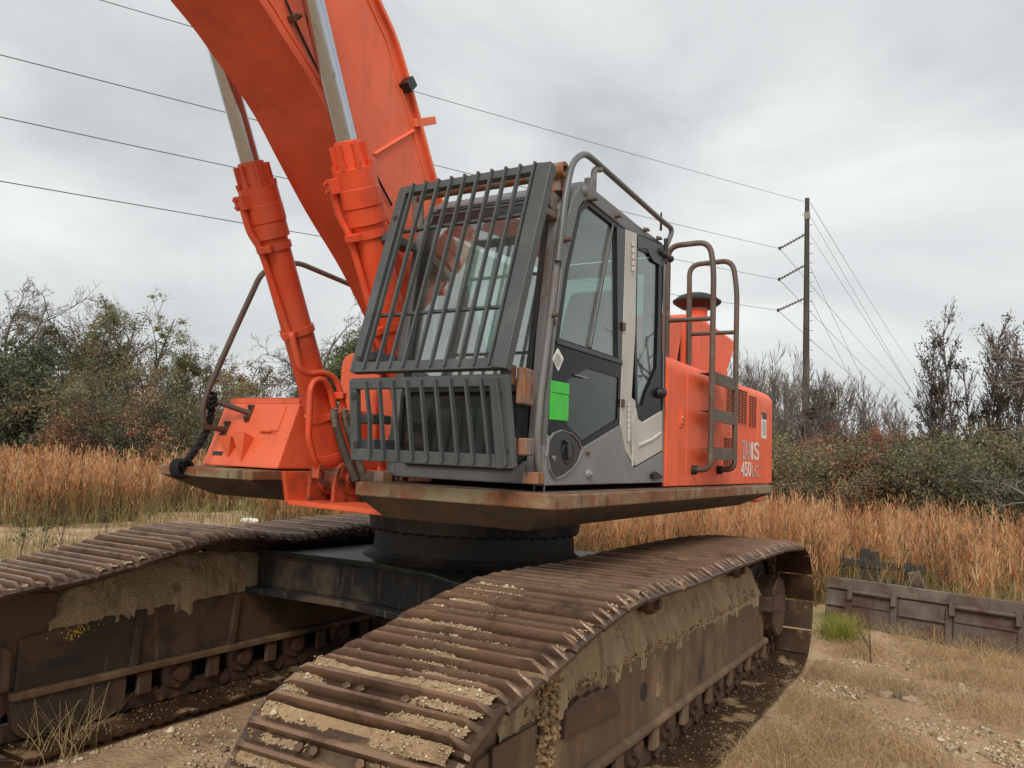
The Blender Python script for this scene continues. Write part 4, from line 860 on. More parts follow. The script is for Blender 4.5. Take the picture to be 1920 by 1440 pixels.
# hand rail of the far side, bent pipe
X0=-1.25
hr=[at(u,v,x=X0) for u,v in((660,535),(556,491),(492,508),(440,620),(388,738),(379,768),(384,800))]
far=[(X0,.35,3.15)]+hr; br=onface(-1.07,.40,0.); br2=onface(-1.25,.27,0.)
hrl=MB().tube(smooth(far,.10,6)+[Vector(br2)],.021,12).build('hand_rail',PIPE,EX,label='bent brown pipe hand rail beside the tool box')
j=Vector(at(393,748,x=X0)); MB().tube([j,br],.019,12).build('rail_leg',PIPE,hrl)
m=MB()
for c in(br,br2):
    R=Matrix((Vector((1,0,0)),sl,nrm)).transposed(); m.box(Vector(c)+nrm*.006,(.045,.13,.012),R=R)
    for s in(-.045,.045): m.lathe(Vector(c)+sl*s+nrm*.01,nrm,[(0,.017),(.016,.017),(.016,.009),(.03,.009)],8)
m.build('rail_flange',BOLT,hrl,.002)
# swing lead: pale cable under the deck
MB().tube(smooth([(-.55,-.95,1.40),(-.2,-.98,1.375),(.1,-.95,1.40)],.3,8),.006,6).build('loose_cable',WHITE,EX)
# ================================================================== rope (a thing of its own)
RP=empty('rope',at(340,885,x=-1.35)); tag(RP,'black twisted rope tied from the hand rail down to the step platform','rope')
ra=[at(u,v,x=X0-.02) for u,v in((402,742),(393,790),(385,815),(368,842),(350,865),(338,878))]; ra=[Vector(p) for p in ra]
rs=smooth(ra,.12,8); L=[0]
dn=[]
for a,b in zip(rs[:-1],rs[1:]):
    n=max(1,int((b-a).length/.008))
    for k in range(n): dn.append(a+(b-a)*k/n)
for ph in range(3):
    P=[]
    for i,pv in enumerate(dn):
        t=(dn[min(i+1,len(dn)-1)]-dn[max(i-1,0)]).normalized(); u=t.cross(Vector((0,1,0))).normalized(); w=t.cross(u); a=i*.42+ph*2.094
        P.append(pv+(u*math.cos(a)+w*math.sin(a))*.013)
    o=MB().tube(P,.0145,7).build('strand',ROPE); o.parent=RP; o.matrix_parent_inverse=Matrix.Translation(RP.location).inverted()
for (cc,axv,rr_,h) in((Vector(at(396,750,x=X0)),Vector((.05,-.35,.94)),.036,.10),(Vector(at(341,878,x=X0-.03)),Vector((1,0,0)),.055,.09)):
    P=[]; axv=axv.normalized(); u=axv.cross(Vector((0,1,0))).normalized(); w=axv.cross(u)
    for k in range(90):
        a=k*.22; P.append(cc+axv*(k/90-.5)*h+(u*math.cos(a)+w*math.sin(a))*rr_)
    o=MB().tube(P,.014,7).build('knot',ROPE); o.parent=RP; o.matrix_parent_inverse=Matrix.Translation(RP.location).inverted()
o=MB().tube([at(339,876,x=X0-.04),at(342,892,x=X0-.045),at(339,896,x=X0-.04)],.017,8).build('tail',ROPE); o.parent=RP; o.matrix_parent_inverse=Matrix.Translation(RP.location).inverted()
# ================================================================== ground
def pol(u,d):
    vh=818+.0407*u; p=at(u,vh,d=d); return np.array([p[0],p[1]])
GROUND=pm('sandy gravel ground',(.335,.215,.12),.95,layers=[((.51,.365,.225),1.3,.46,.66,None,.9),((.12,.08,.045),2.1,.54,.72,None,.75),((.44,.36,.25),24,.58,.70,None,.8),((.17,.115,.06),38,.58,.70,None,.8),((.20,.19,.07),.55,.58,.70,None,.6)],bump=(38,.8,.03),vary=.2,vscale=9)
nS=300; s=np.linspace(-1,1,nS); w=np.sinh(s*6.2)/math.sinh(6.2)*900
gx,gy=np.meshgrid(3.4+w,-3.0+w,indexing='ij')
def hgt(x,y):
    d=np.hypot(x-3.4,y+5.3)
    h=.02*np.sin(x*1.7+.6*y)*np.cos(y*1.3-.4*x)+.015*np.sin(x*4.1)*np.sin(y*3.7+1)+.05*np.sin(x*.31+1)*np.sin(y*.27)
    near=np.clip((np.maximum(np.abs(x)-2.2,np.abs(y)-3.3))/1.5,0,1); h=h*near-.012*(1-near)
    return h+np.clip((d-14)/30,0,1)*.10*np.sin(x*.12)*np.sin(y*.1+.5)
gz=hgt(gx,gy); rough=np.array([fn(a*5,b*5,0.)*.018+fn(a*14,b*14,2.)*.010 for a,b in zip(gx.ravel(),gy.ravel())]).reshape(gx.shape); gz=gz+rough*np.clip(1-np.hypot(gx-3.4,gy+4)/25,0,1)*np.where((np.abs(gx)<2.1)&(np.abs(gy)<3.4)&(np.abs(gx)>1.0),.2,1)
idx=np.arange(nS*nS).reshape(nS,nS); q=np.stack([idx[:-1,:-1],idx[1:,:-1],idx[1:,1:],idx[:-1,1:]],-1).reshape(-1,4)
tag(fastmesh('ground',np.stack([gx,gy,gz],-1).reshape(-1,3),q,GROUND,smooth=True),kind='structure')
# ================================================================== plants: ribbons
PLANT=pm('plant',(.4,.2,.08),.8,attr=True,vary=.12,trans=.35,spec=.2)
LEAF=pm('leaf',(.08,.1,.04),.7,attr=True,vary=.15,trans=.25,spec=.2)
BARK=pm('grey brown bark',(.17,.145,.125),.9,layers=[((.2,.17,.14),3,.5,.7,None,.6)],bump=(20,.4,.02))
DARKBARK=pm('dark bark',(.105,.085,.072),.9,bump=(20,.4,.02))
def ribbons(P,D,L,H,W,c0,c1,seg=3,droop=None):
    "P base, D unit horizontal direction*reach, H height, W width; colours base/tip"
    P=np.asarray(P,float); n=len(P); a=rng.uniform(0,np.pi,n); sv=np.stack([np.cos(a),np.sin(a),np.zeros(n)],1)
    V=[];C=[]
    for k in range(seg+1):
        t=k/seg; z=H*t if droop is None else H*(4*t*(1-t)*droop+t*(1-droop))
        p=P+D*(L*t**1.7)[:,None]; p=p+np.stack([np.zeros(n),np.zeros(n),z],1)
        ww=(W*(1-.75*t))[:,None]/2
        V+= [p-sv*ww,p+sv*ww]; c=c0*(1-t)+c1*t; C+=[c,c]
    V=np.stack(V,1); C=np.stack(C,1); m=2*(seg+1)
    f=np.array([(2*k,2*k+1,2*k+3,2*k+2) for k in range(seg)])
    Fq=(f[None]+m*np.arange(n)[:,None,None]).reshape(-1,4)
    return V.reshape(-1,3),Fq,C.reshape(-1,3)
def merge(parts):
    V=[];Fq=[];C=[];o=0
    for v,f,c in parts: V.append(v);Fq.append(f+o);C.append(c);o+=len(v)
    return np.vstack(V),np.vstack(Fq),np.vstack(C)
def rdir(n):
    a=rng.uniform(0,2*np.pi,n); return np.stack([np.cos(a),np.sin(a),np.zeros(n)],1)
def gz_at(P): return np.c_[P,hgt(P[:,0],P[:,1])]
d0u=[-300,0,200,350,500,660,900,1100,1400,1540,1700,1920,2200]; d0v=[17,18.5,20,21,19,16.5,13,12,11.5,11.0,10.6,9.6,9]
def field(n,dmin_off=0.,u0=-400,u1=2500,d1=None,power=1.):
    u=rng.uniform(u0,u1,n); a=np.interp(u,d0u,d0v)+dmin_off; b=np.interp(u,[0,700,1000,2000],[47,40,30,23]) if d1 is None else a+d1
    d=a+(b-a)*rng.uniform(0,1,n)**power; return np.array([pol(uu,dd) for uu,dd in zip(u,d)]),d,u
P,dist,u=field(26000,power=1.35)
dens=np.array([fn(p[0]*.55,p[1]*.55,4.)+.5*fn(p[0]*1.7,p[1]*1.7,1.) for p in P]); u2=u; keep=dens>(-.09+.25*np.clip(1-(dist-np.interp(u,d0u,d0v))/3,0,1)); P=P[keep];dist=dist[keep];dens=dens[keep];u2=u2[keep]
n=len(P); rep=3; P=np.repeat(P,rep,0)+rng.normal(0,.03,(n*rep,2)); dist=np.repeat(dist,rep);u2=np.repeat(u2,rep); dens=np.repeat(dens,rep); n=len(P)
H=rng.normal(.88,.24,n)*(1+.7*dens); H=np.clip(H,.4,1.6)*np.interp(u2,[500,1000,2000],[1.0,.84,.76])
wd=.0095*np.clip(dist/12,1,3.2); D=rdir(n)
hue=rng.uniform(0,1,(n,1)); patch=np.clip(.5+1.1*np.array([fn(p[0]*.35,p[1]*.35,9.) for p in P]),0,1)[:,None]
cv=np.array([fn(q[0]*2.6,q[1]*2.6,12.)+.6*fn(q[0]*7,q[1]*7,5.) for q in P])[:,None]; tone=np.clip(1+.75*cv,.45,1.6)
kind=np.clip(np.digitize(rng.uniform(0,1,n)+.30*cv[:,0],[.16,.34,.56,.80]),0,4)
pal=np.array([(.13,.075,.045),(.25,.22,.085),(.45,.19,.08),(.52,.255,.12),(.57,.35,.19)])
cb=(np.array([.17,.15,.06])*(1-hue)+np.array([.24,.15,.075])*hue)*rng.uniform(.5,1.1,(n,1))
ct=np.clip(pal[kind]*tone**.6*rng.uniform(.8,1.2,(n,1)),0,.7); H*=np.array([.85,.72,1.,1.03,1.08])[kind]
base=gz_at(P)
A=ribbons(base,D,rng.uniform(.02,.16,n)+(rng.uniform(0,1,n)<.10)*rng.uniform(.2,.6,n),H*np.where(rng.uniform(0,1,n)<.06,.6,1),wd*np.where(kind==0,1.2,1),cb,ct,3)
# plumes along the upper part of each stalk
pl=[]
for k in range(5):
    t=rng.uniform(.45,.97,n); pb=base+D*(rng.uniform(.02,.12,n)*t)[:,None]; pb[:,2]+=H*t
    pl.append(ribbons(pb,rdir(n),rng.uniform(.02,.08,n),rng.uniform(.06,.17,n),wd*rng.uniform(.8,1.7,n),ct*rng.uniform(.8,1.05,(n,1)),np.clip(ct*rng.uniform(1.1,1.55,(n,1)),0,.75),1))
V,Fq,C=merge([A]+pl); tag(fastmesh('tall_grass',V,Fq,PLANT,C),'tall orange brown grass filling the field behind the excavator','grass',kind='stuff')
# greener low blades at the foot of the tall grass and sparse weeds on the bare sand
P,dist,u=field(9000,-1.2,d1=6.); k=(u<1480)&((u>700)|(rng.uniform(0,1,len(u))<.45))|(u>1480)&(dist>np.interp(u,d0u,d0v)-.1); P=P[k];dist=dist[k]; base=gz_at(P); n=len(P); g=rng.uniform(0,1,(n,1))
c0=np.array([.14,.145,.05])*(1-g)+np.array([.32,.24,.12])*g
A=ribbons(base,rdir(n),rng.uniform(.1,.35,n),rng.uniform(.25,.65,n),.010*np.clip(dist/11,1,2.5),c0,c0*1.5,2)
u=rng.uniform(-150,720,2600); d=rng.uniform(8.5,21,2600); P=np.array([pol(a,b) for a,b in zip(u,d)]); k=np.array([fn(p[0]*.8,p[1]*.8,2.5) for p in P])>.02; P=P[k]; d=d[k]; P=np.repeat(P,3,0)+rng.normal(0,.07,(len(P)*3,2)); d=np.repeat(d,3); k=(np.abs(P[:,0])>2.3)|(np.abs(P[:,1])>3.6); P=P[k];d=d[k]; n=len(P); g=rng.uniform(0,1,(n,1))
c0=np.array([.13,.145,.04])*(1-g)+np.array([.30,.20,.09])*g
B=ribbons(gz_at(P),rdir(n),rng.uniform(.03,.2,n),rng.uniform(.10,.75,n)*rng.uniform(.3,1,n),.008*np.clip(d/11,1,2),c0,c0*1.4,2)
V,Fq,C=merge([A,B]); tag(fastmesh('low_weeds',V,Fq,PLANT,C),'short green and straw coloured weeds on the sandy ground','weeds',kind='stuff')
# matted dead grass near the camera
cl=[(1445,1300,.42),(1490,1405,.5),(1560,1345,.45),(1395,1425,.4),(1850,1335,.45),(1790,1270,.35),(1620,1225,.35),(1700,1420,.30),(1900,1290,.4),(1660,1290,.3),(1545,1262,.3),(110,1415,.12),(1440,1245,.3),(1880,1250,.4),(1760,1235,.35),(1520,1440,.45),(1620,1400,.3)]
parts=[]
for (uu,vv,r) in cl:
    c=np.array(at(uu,vv,z=0))[:2]; n=int(1050*r/.4); comb=rdir(1)[0]
    off=rng.normal(0,r*.5,(n,2)); P=c+off; k=np.abs(P[:,0]-NX)>TW/2+.03; k|=P[:,1]>2.95; k&=np.abs(P[:,0]-LX)>TW/2+.03; P=P[k]; n=len(P)
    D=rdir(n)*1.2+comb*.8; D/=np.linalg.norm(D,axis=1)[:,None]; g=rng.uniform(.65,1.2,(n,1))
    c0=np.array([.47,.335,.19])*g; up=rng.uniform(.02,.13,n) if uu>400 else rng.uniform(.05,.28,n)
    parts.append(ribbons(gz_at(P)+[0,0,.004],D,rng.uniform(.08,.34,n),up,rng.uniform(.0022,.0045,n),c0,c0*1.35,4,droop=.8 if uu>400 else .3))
V,Fq,C=merge(parts); tag(fastmesh('dead_grass',V,Fq,PLANT,C),'matted straw coloured dead grass on the gravel beside the track','grass',kind='stuff')
# gravel
R1=[np.array(at(*p,z=0))[:2] for p in((1330,1460),(1990,1460),(1990,1235),(1530,1235))]
def inquad(n,Q):
    a,b=rng.uniform(0,1,n)[:,None],rng.uniform(0,1,n)[:,None]; return (Q[0]*(1-a)+Q[1]*a)*(1-b)+(Q[3]*(1-a)+Q[2]*a)*b
P=inquad(16000,R1); R2=[np.array(at(*p,z=0))[:2] for p in((-30,1460),(470,1460),(560,1290),(-30,1400))]
P=np.vstack([P,inquad(2200,R2)]); k=np.array([fn(p[0]*1.6,p[1]*1.6,6.)+.3*fn(p[0]*6,p[1]*6,3.) for p in P])>-.12; k&=np.abs(P[:,0]-NX)>TW/2+.02; k&=np.abs(P[:,0]-LX)>TW/2; P=P[k]; n=len(P)
r=np.where(rng.uniform(0,1,n)<.985,rng.gamma(2.2,.0031,n)+.0025,rng.uniform(.018,.045,n)); r=np.minimum(r,.05)
V,Fc,C=pebbles(gz_at(P)+np.c_[0*r,0*r,r*.2],r,pebcol(n)); tag(fastmesh('gravel',V,Fc,GRIT,C),'loose tan gravel scattered over the ground by the track','gravel',kind='stuff')
# ================================================================== trees
def seg_mesh(S0,S1,r0,r1,k=3):
    S0=np.array(S0);S1=np.array(S1);n=len(S0);t=S1-S0;t/=np.maximum(np.linalg.norm(t,axis=1),1e-6)[:,None]
    ref=np.where(np.abs(t[:,2:3])>.9,np.array([[1.,0,0]]),np.array([[0,0,1.]])); u=np.cross(t,ref);u/=np.linalg.norm(u,axis=1)[:,None];w=np.cross(t,u)
    V=[]
    for S_,r in((S0,np.array(r0)),(S1,np.array(r1))):
        for j in range(k):
            a=2*math.pi*j/k; V.append(S_+(u*math.cos(a)+w*math.sin(a))*r[:,None])
    V=np.stack(V,1); f=np.array([(j,(j+1)%k,k+(j+1)%k,k+j) for j in range(k)]); return V.reshape(-1,3),(f[None]+2*k*np.arange(n)[:,None,None]).reshape(-1,4)
class Tree:
    def __init__(s,seed): s.r=random.Random(seed); s.lf=1.;s.a=[];s.b=[];s.ra=[];s.rb=[];s.tips=[]
    def limb(s,p,d,L,r,lvl,maxl,nch,spread,up,wob=.18,rmin=.006):
        k=4 if lvl<2 else 3; pts=[Vector(p)]; d=Vector(d).normalized(); rr=[r]
        for i in range(k):
            d=(d+Vector((s.r.gauss(0,wob),s.r.gauss(0,wob),s.r.gauss(0,wob)+up*.25))).normalized(); pts.append(pts[-1]+d*L/k); rr.append(max(rmin*.6,r*(1-.8*(i+1)/k)))
        for i in range(k): s.a.append(pts[i]);s.b.append(pts[i+1]);s.ra.append(rr[i]);s.rb.append(rr[i+1])
        if lvl>=maxl-1: s.tips+=pts[1:]
        if lvl>=maxl: return
        for c in range(nch[min(lvl,len(nch)-1)]):
            t=s.r.uniform(.18 if lvl else .22,1.); q=t*k; i=min(int(q),k-1); pp=pts[i].lerp(pts[i+1],q-i)
            ax=(pts[i+1]-pts[i]).normalized(); rd=Vector((s.r.gauss(0,1),s.r.gauss(0,1),s.r.gauss(0,.6))); rd=(rd-ax*rd.dot(ax)).normalized()
            nd=ax*math.cos(spread)+rd*math.sin(spread)
            s.limb(pp,nd,L*s.lf*s.r.uniform(.35,.62)*(1.15-.45*t),max(rmin,rr[i]*.55),lvl+1,maxl,nch,spread,up,wob,rmin)
def leaves(pts,n,size,cols,spreadr,flat=1.):
    pts=np.array([tuple(p) for p in pts]); nc=int(max(24,min(len(pts),n/38))); ctr=pts[rng.integers(0,len(pts),nc)]; cols=np.array(cols)
    w=rng.gamma(1.5,1.,nc); ci=rng.choice(nc,n,p=w/w.sum()); rad_=rng.uniform(.5,1.5,nc)[ci][:,None]
    c=ctr[ci]+rng.normal(0,spreadr,(n,3))*rad_*np.array([1,1,flat*.8])
    a=rng.normal(0,1,(n,3));a/=np.linalg.norm(a,axis=1)[:,None]; b=np.cross(a,rng.normal(0,1,(n,3)));b/=np.linalg.norm(b,axis=1)[:,None]
    sz=(size*rng.uniform(.5,1.3,n))[:,None]; V=np.stack([c-a*sz,c-b*sz*.5,c+a*sz,c+b*sz*.5],1)
    cc=cols[rng.integers(0,len(cols),nc)]*rng.uniform(.55,1.45,(nc,1)); own=cols[rng.integers(0,len(cols),n)]
    col=(cc[ci]*.75+own*.25)*rng.uniform(.75,1.25,(n,1)); return V.reshape(-1,3),np.arange(4*n).reshape(-1,4),np.repeat(col,4,0)
EVG=[(.09,.115,.065),(.115,.135,.075),(.075,.095,.058)]; OLV=[(.185,.175,.09),(.22,.195,.10),(.155,.155,.085)]; BRN=[(.27,.175,.095),(.31,.20,.10),(.21,.16,.095)]; RED=[(.32,.11,.075),(.34,.15,.085),(.25,.13,.08)]; YEL=[(.26,.21,.07),(.19,.18,.065)]; PGR=[(.13,.15,.055),(.17,.175,.07)]  # palettes lightened and greyed, distance haze painted into the leaf colour
def tree(name,u,d,H,kind,label,group,seed,bark=BARK,leafcols=None,nleaf=0,lsize=.1,lspread=.18,width=1.,cat='tree'):
    p=pol(u,d); root=empty(name,(p[0],p[1],float(hgt(p[0],p[1])))); tag(root,label,cat,group)
    T=Tree(seed)
    if kind=='upright':
        for k in range(3): 
            a=T.r.uniform(0,6.28); T.limb((T.r.gauss(0,.25),T.r.gauss(0,.25),0),(math.cos(a)*.10*width,math.sin(a)*.10*width,1),H*T.r.uniform(.75,1.),.07*H/7,0,3,[14,7,4],.36,.35,.07,.010)
    elif kind=='slender':
        T.lf=.42
        for k in range(3): T.limb((T.r.gauss(0,.35),T.r.gauss(0,.35),0),(T.r.gauss(0,.05),T.r.gauss(0,.05),1),H*T.r.uniform(.7,1.),.06*H/7,0,2,[44,9],.55,.3,.05,.010)
    elif kind=='spread':
        T.limb((0,0,0),(T.r.gauss(0,.05),T.r.gauss(0,.05),1),H*.75,.022*H,0,4,[9,6,5,3],.72*width,.10,.14,.012)
        T.limb((0,0,H*.3),(.4,.1,1),H*.65,.014*H,1,4,[9,6,5,3],.72*width,.1,.16,.012)
    elif kind=='crook':
        T.limb((0,0,0),(T.r.gauss(0,.1),T.r.gauss(0,.1),1),H*.8,.022*H,0,4,[8,6,5,3],.85*width,.0,.30,.012)
    elif kind=='conic':
        T.limb((0,0,0),(0,0,1),H,.018*H,0,2,[46,6],1.15*width,.10,.05,.012)
    elif kind=='bush':
        for k in range(7):
            a=T.r.uniform(0,6.28); T.limb((T.r.gauss(0,.2),T.r.gauss(0,.2),0),(math.cos(a)*.5*width,math.sin(a)*.5*width,1),H*T.r.uniform(.6,.95),.03,0,3,[7,4,2],.75,.1,.2,.010)
    mz=max(b.z for b in T.b); k_=H/mz
    for L_ in (T.a,T.b,T.tips):
        L_[:]=[q*k_ for q in L_]
    V,Fq=seg_mesh(T.a,T.b,T.ra,T.rb); o=fastmesh('trunk' if kind!='bush' else 'stems',V,Fq,bark,parent=root)
    if nleaf:
        V,Fq,C=leaves([t for t in T.tips if t.z>H*.06],int(nleaf*2.1),lsize*.66,leafcols,lspread); fastmesh('crown' if kind!='bush' else 'foliage',V,Fq,LEAF,C,root)
    return root
GL='trees along the left edge of the field'; GR='trees along the right edge of the field'
n_=[0]
def TT(*a,**k): n_[0]+=1; return tree(*a,seed=n_[0]*13+5,**k)
# left tree line
TT('bare_tree',-25,44,9.5,'spread','bare tree cut off by the left edge of the photo',GL)
TT('evergreen_tree',-5,40,6.2,'conic','dark evergreen tree at the left edge of the photo',GL,leafcols=EVG,nleaf=9000,lsize=.13,lspread=.30,width=1.25)
TT('bare_tree',75,52,9.6,'spread','bare grey tree left of the tallest tree',GL)
TT('bare_tree',115,56,10.6,'spread','bare tree standing behind the green tree near the left edge',GL)
TT('evergreen_tree',148,48,9.0,'spread','green leaved tree between bare trees on the left',GL,leafcols=EVG+OLV,nleaf=5000,lsize=.11,lspread=.22)
TT('bare_tree',175,57,11.2,'spread','tall bare tree just left of the tallest tree',GL)
TT('oak_tree',195,47,8.0,'spread','brown leaved tree in the middle of the left tree line',GL,leafcols=BRN+OLV,nleaf=5200,lsize=.11,lspread=.26)
TT('tall_tree',252,49,10.4,'spread','tallest tree of the left tree line, thinly leaved',GL,leafcols=PGR+YEL,nleaf=2600,lsize=.10,lspread=.16,bark=DARKBARK)
TT('leafy_tree',300,52,8.4,'spread','thinly leaved tree right of the tallest tree on the left',GL,leafcols=PGR+OLV,nleaf=2400,lsize=.10,lspread=.16)
TT('bare_tree',335,55,7.6,'upright','bare upright tree left of the hand rail',GL)
TT('leafy_tree',390,50,7.4,'spread','olive leaved tree behind the bent hand rail',GL,leafcols=OLV+PGR,nleaf=3000,lsize=.11,lspread=.22)
TT('leafy_tree',445,47,6.6,'spread','olive leaved tree just right of the hand rail',GL,leafcols=OLV+BRN,nleaf=3600,lsize=.11,lspread=.22)
TT('crooked_tree',512,40,6.6,'crook','bare crooked tree left of the left boom cylinder',GL,bark=DARKBARK,width=1.1)
TT('bare_tree',612,42,10.2,'crook','tall bare tree between boom cylinder and boom',GL)
TT('evergreen_tree',645,36,7.9,'spread','round green tree behind the boom cylinders',GL,leafcols=EVG+PGR,nleaf=9000,lsize=.11,lspread=.26)
TT('leafy_tree',560,46,5.6,'spread','low olive tree behind the left boom cylinder',GL,leafcols=OLV,nleaf=3500,lsize=.11,lspread=.25)
TT('bare_tree',720,48,8,'spread','bare tree hidden behind the barred guard',GL)
bl=[(30,39,3.6,EVG,'dark green shrub'),(85,41,4.6,EVG+OLV,'tall green shrub'),(140,40,4.8,OLV,'olive shrub'),(175,38,4.2,BRN+OLV,'tawny shrub'),(212,36,3.3,RED+BRN,'reddish brown shrub'),(240,39,4.8,OLV+BRN,'tall olive brown shrub'),(285,36,3.7,EVG,'rounded grey green shrub'),(322,38,4.2,OLV+BRN,'russet and olive shrub'),(360,39,4.6,RED+OLV,'dull red shrub'),(405,38,4.2,OLV+YEL,'yellow green shrub'),(455,40,4.4,EVG+OLV,'dark olive shrub'),(505,42,4.0,BRN+OLV,'brown shrub'),(560,40,3.6,OLV,'low olive shrub'),(620,38,3.8,EVG,'low dark shrub')]
wh=['at the left edge of the photo','under the leftmost bare trees','below the green tree on the left','below the brown leaved tree on the left','standing in the grass left of centre in the tree line','under the tallest tree on the left','in front of the left tree line near the rope','right behind the rounded grey green shrub','left of the bent hand rail','behind the bent hand rail','right of the hand rail','below the bare crooked tree','behind the left boom cylinder','between the boom cylinders']
for (u,d,h,c,nm),w in zip(bl,wh): TT('shrub',u,d,h*1.15,'bush',nm+' '+w,'shrubs along the left tree line',leafcols=c,nleaf=3400,lsize=.095,lspread=.24,width=1.3,cat='shrub')
# right tree line
for u,d,h,w in((1395,36,7.2,'bare upright tree rising right behind the hood ladder'),(1425,34,6.7,'bare upright tree just right of the counterweight'),(1462,35,7.3,'bare upright tree left of the power pole'),(1492,37,7.3,'bare upright tree touching the power pole on its left'),(1538,36,6.6,'bare upright tree touching the power pole on its right'),(1575,37,6.3,'second bare upright tree right of the power pole'),(1612,38,5.8,'third bare upright tree right of the power pole'),(1655,38,5.2,'low bare tree between pole and leafy sapling')):
    TT('bare_tree',u,d,h,'upright',w,GR,width=1.6)
TT('leafy_sapling',1708,30,4.9,'crook','thin dark leaved sapling in the gap on the right',GR,leafcols=[(.05,.05,.025),(.07,.05,.03)],nleaf=420,lsize=.07,lspread=.10,bark=DARKBARK)
for u,d,h,w in((1770,27,6.3,'leftmost of the tall dark vine hung trees at right'),(1805,27,7.0,'tallest dark vine hung tree at right'),(1845,28,6.9,'dark bare tree right of the tallest vine hung tree'),(1885,27,6.4,'dark bare tree second from the right edge'),(1925,27,6.2,'dark bare tree at the right edge of the photo')):
    TT('vine_tree',u,d,h,'slender',w,GR,leafcols=[(.05,.04,.028),(.08,.05,.03),(.045,.05,.025)],nleaf=1100,lsize=.06,lspread=.10,bark=DARKBARK,width=.9)
TT('bare_tree',2085,17,5.6,'spread','bare tree beyond the right edge whose twigs reach into the sky',GR,width=1.2)
br_=[(1440,26,2.7,OLV+EVG,'green brown shrub right beside the counterweight'),(1478,25,2.6,BRN+OLV,'tawny shrub below the lettering'),(1508,27,3.0,OLV,'olive shrub at the foot of the power pole'),(1545,26,2.9,EVG+OLV,'dark green shrub right of the power pole'),(1585,25,2.7,OLV+BRN,'olive brown shrub second right of the pole'),(1620,29,3.4,RED,'red leaved shrub right of the pole'),(1640,25,2.7,OLV+RED,'rust flecked olive shrub below the red one'),(1675,26,3.0,OLV+EVG,'green shrub below the dark leaved sapling'),(1712,25,2.8,BRN+RED+OLV,'orange brown shrub below the sapling'),(1745,25,3.1,EVG+PGR,'bright green topped shrub left of the vine hung trees'),(1785,24,3.0,EVG+OLV,'dark green shrub below the tallest vine hung tree'),(1825,24,2.8,OLV,'grey olive shrub right of the dark green one'),(1865,23,3.0,OLV+BRN,'brownish shrub near the right edge'),(1905,22,2.9,EVG+OLV,'dark shrub at the right edge'),(1950,21,2.9,OLV,'olive shrub cut by the right edge'),(1400,27,2.8,OLV+BRN,'shrub hidden behind the counterweight'),(1340,28,3,OLV,'shrub hidden behind the hood')]
for u,d,h,c,w in br_[:-2]: TT('shrub',u,d,h,'bush',w,'shrubs along the right tree line',leafcols=c,nleaf=4600,lsize=.07,lspread=.20,width=1.25,cat='shrub')
# distant wood closing the horizon
uu=np.r_[rng.uniform(-300,760,300),rng.uniform(1250,2200,260)]; dd=rng.uniform(58,85,len(uu)); hh=rng.uniform(1.,4.2,len(uu))
cc=[(*pol(a,b),h_) for a,b,h_ in zip(uu,dd,hh)]
V,Fq,C=leaves(cc,30000,.32,OLV+BRN+[(.09,.075,.06),(.11,.09,.07)],1.4,.6); tag(fastmesh('distant_wood',V,Fq,LEAF,C),'hazy brown wood closing the view behind the field','wood',kind='stuff')
# ================================================================== power line
STEEL=pm('weathered pole steel',(.04,.034,.028),.7,layers=[((.12,.10,.075),2,.5,.7,(4,4,.3),.6)])
WIRE=pm('wire',(.16,.165,.17),.5,metal=.5,vary=0)
INS=pm('grey insulator',(.12,.12,.125),.5)
d_=53.; pb=pol(1510,d_); pt=np.array(at(1513,372,d=d_))
PO=empty('power_pole',(pb[0],pb[1],0)); tag(PO,'tall dark steel power pole right of the excavator','pole')
def rel(o):
    o.parent=PO; o.matrix_parent_inverse=Matrix.Translation(PO.location).inverted(); return o
top=Vector((pb[0],pb[1],pt[2])); rel(MB().tube([(pb[0],pb[1],0),top],[.25,.14],14).build('shaft',STEEL))
right=Vector((_R[0,0],_R[0,1],0)).normalized()
for k in range(26):
    z=top.z-1.1-k*.62; 
    if z<3: break
    c=Vector((pb[0],pb[1],z)); rr=.155+.135*(1-z/top.z); s_=1 if k%2 or k>3 else -1
    rel(MB().tube([c+right*rr*s_,c+right*(rr+.2)*s_],.018,5).build('step_peg',STEEL))
rel(MB().box(top+Vector((0,0,-1.15))-Vector((0,0,0)),(.31,.31,.45)).build('pale_band',pm('pale band',(.22,.21,.15),.7)))
arms=[((1509,440),(1462,466)),((1508,498),(1461,524)),((1507,560),(1459,582))]
knuck=[]
for (a,b) in arms:
    A=Vector(at(*a,d=d_)); B=Vector(at(*b,d=d_-.6)); knuck.append(B)
    m=MB(); n=9; m.tube([A,B],.05,8)
    for k in range(1,n): m.lathe(A.lerp(B,k/n),(B-A),[(-.03,.05),(0,.10),(.03,.05)],10)
    rel(m.build('strain_insulator',INS))
    m=MB(); m.lathe(B,(0,0,1),[(-.1,.06),(.1,.09)],8); rel(m.build('clamp',STEEL))
def wire(a,b,sag,r,label,grp='power line wires'):
    a=Vector(a);b=Vector(b); P=[]
    for k in range(25):
        t=k/24; P.append(a.lerp(b,t)-Vector((0,0,sag*4*t*(1-t))))
    o=MB().tube(P,r,5).build('overhead_wire',WIRE); tag(o,label,'wire',grp); return o
def far_left(u0,v0,slope):
    u=-500; return at(u,v0+slope*(u-u0),d=22.)
tw=Vector(at(1508,378,d=d_))
wire(tw,far_left(255,0,.268),.10,.012,'topmost thin wire running left from the pole tip')
for k,(v,sl_,lb) in enumerate(((100,.252,'second wire from the top, left of the pole'),(217,.213,'third wire from the top, left of the pole'),(337,.170,'lowest wire left of the pole'))):
    wire(knuck[k],far_left(0,v,sl_),.12,.0135,lb)
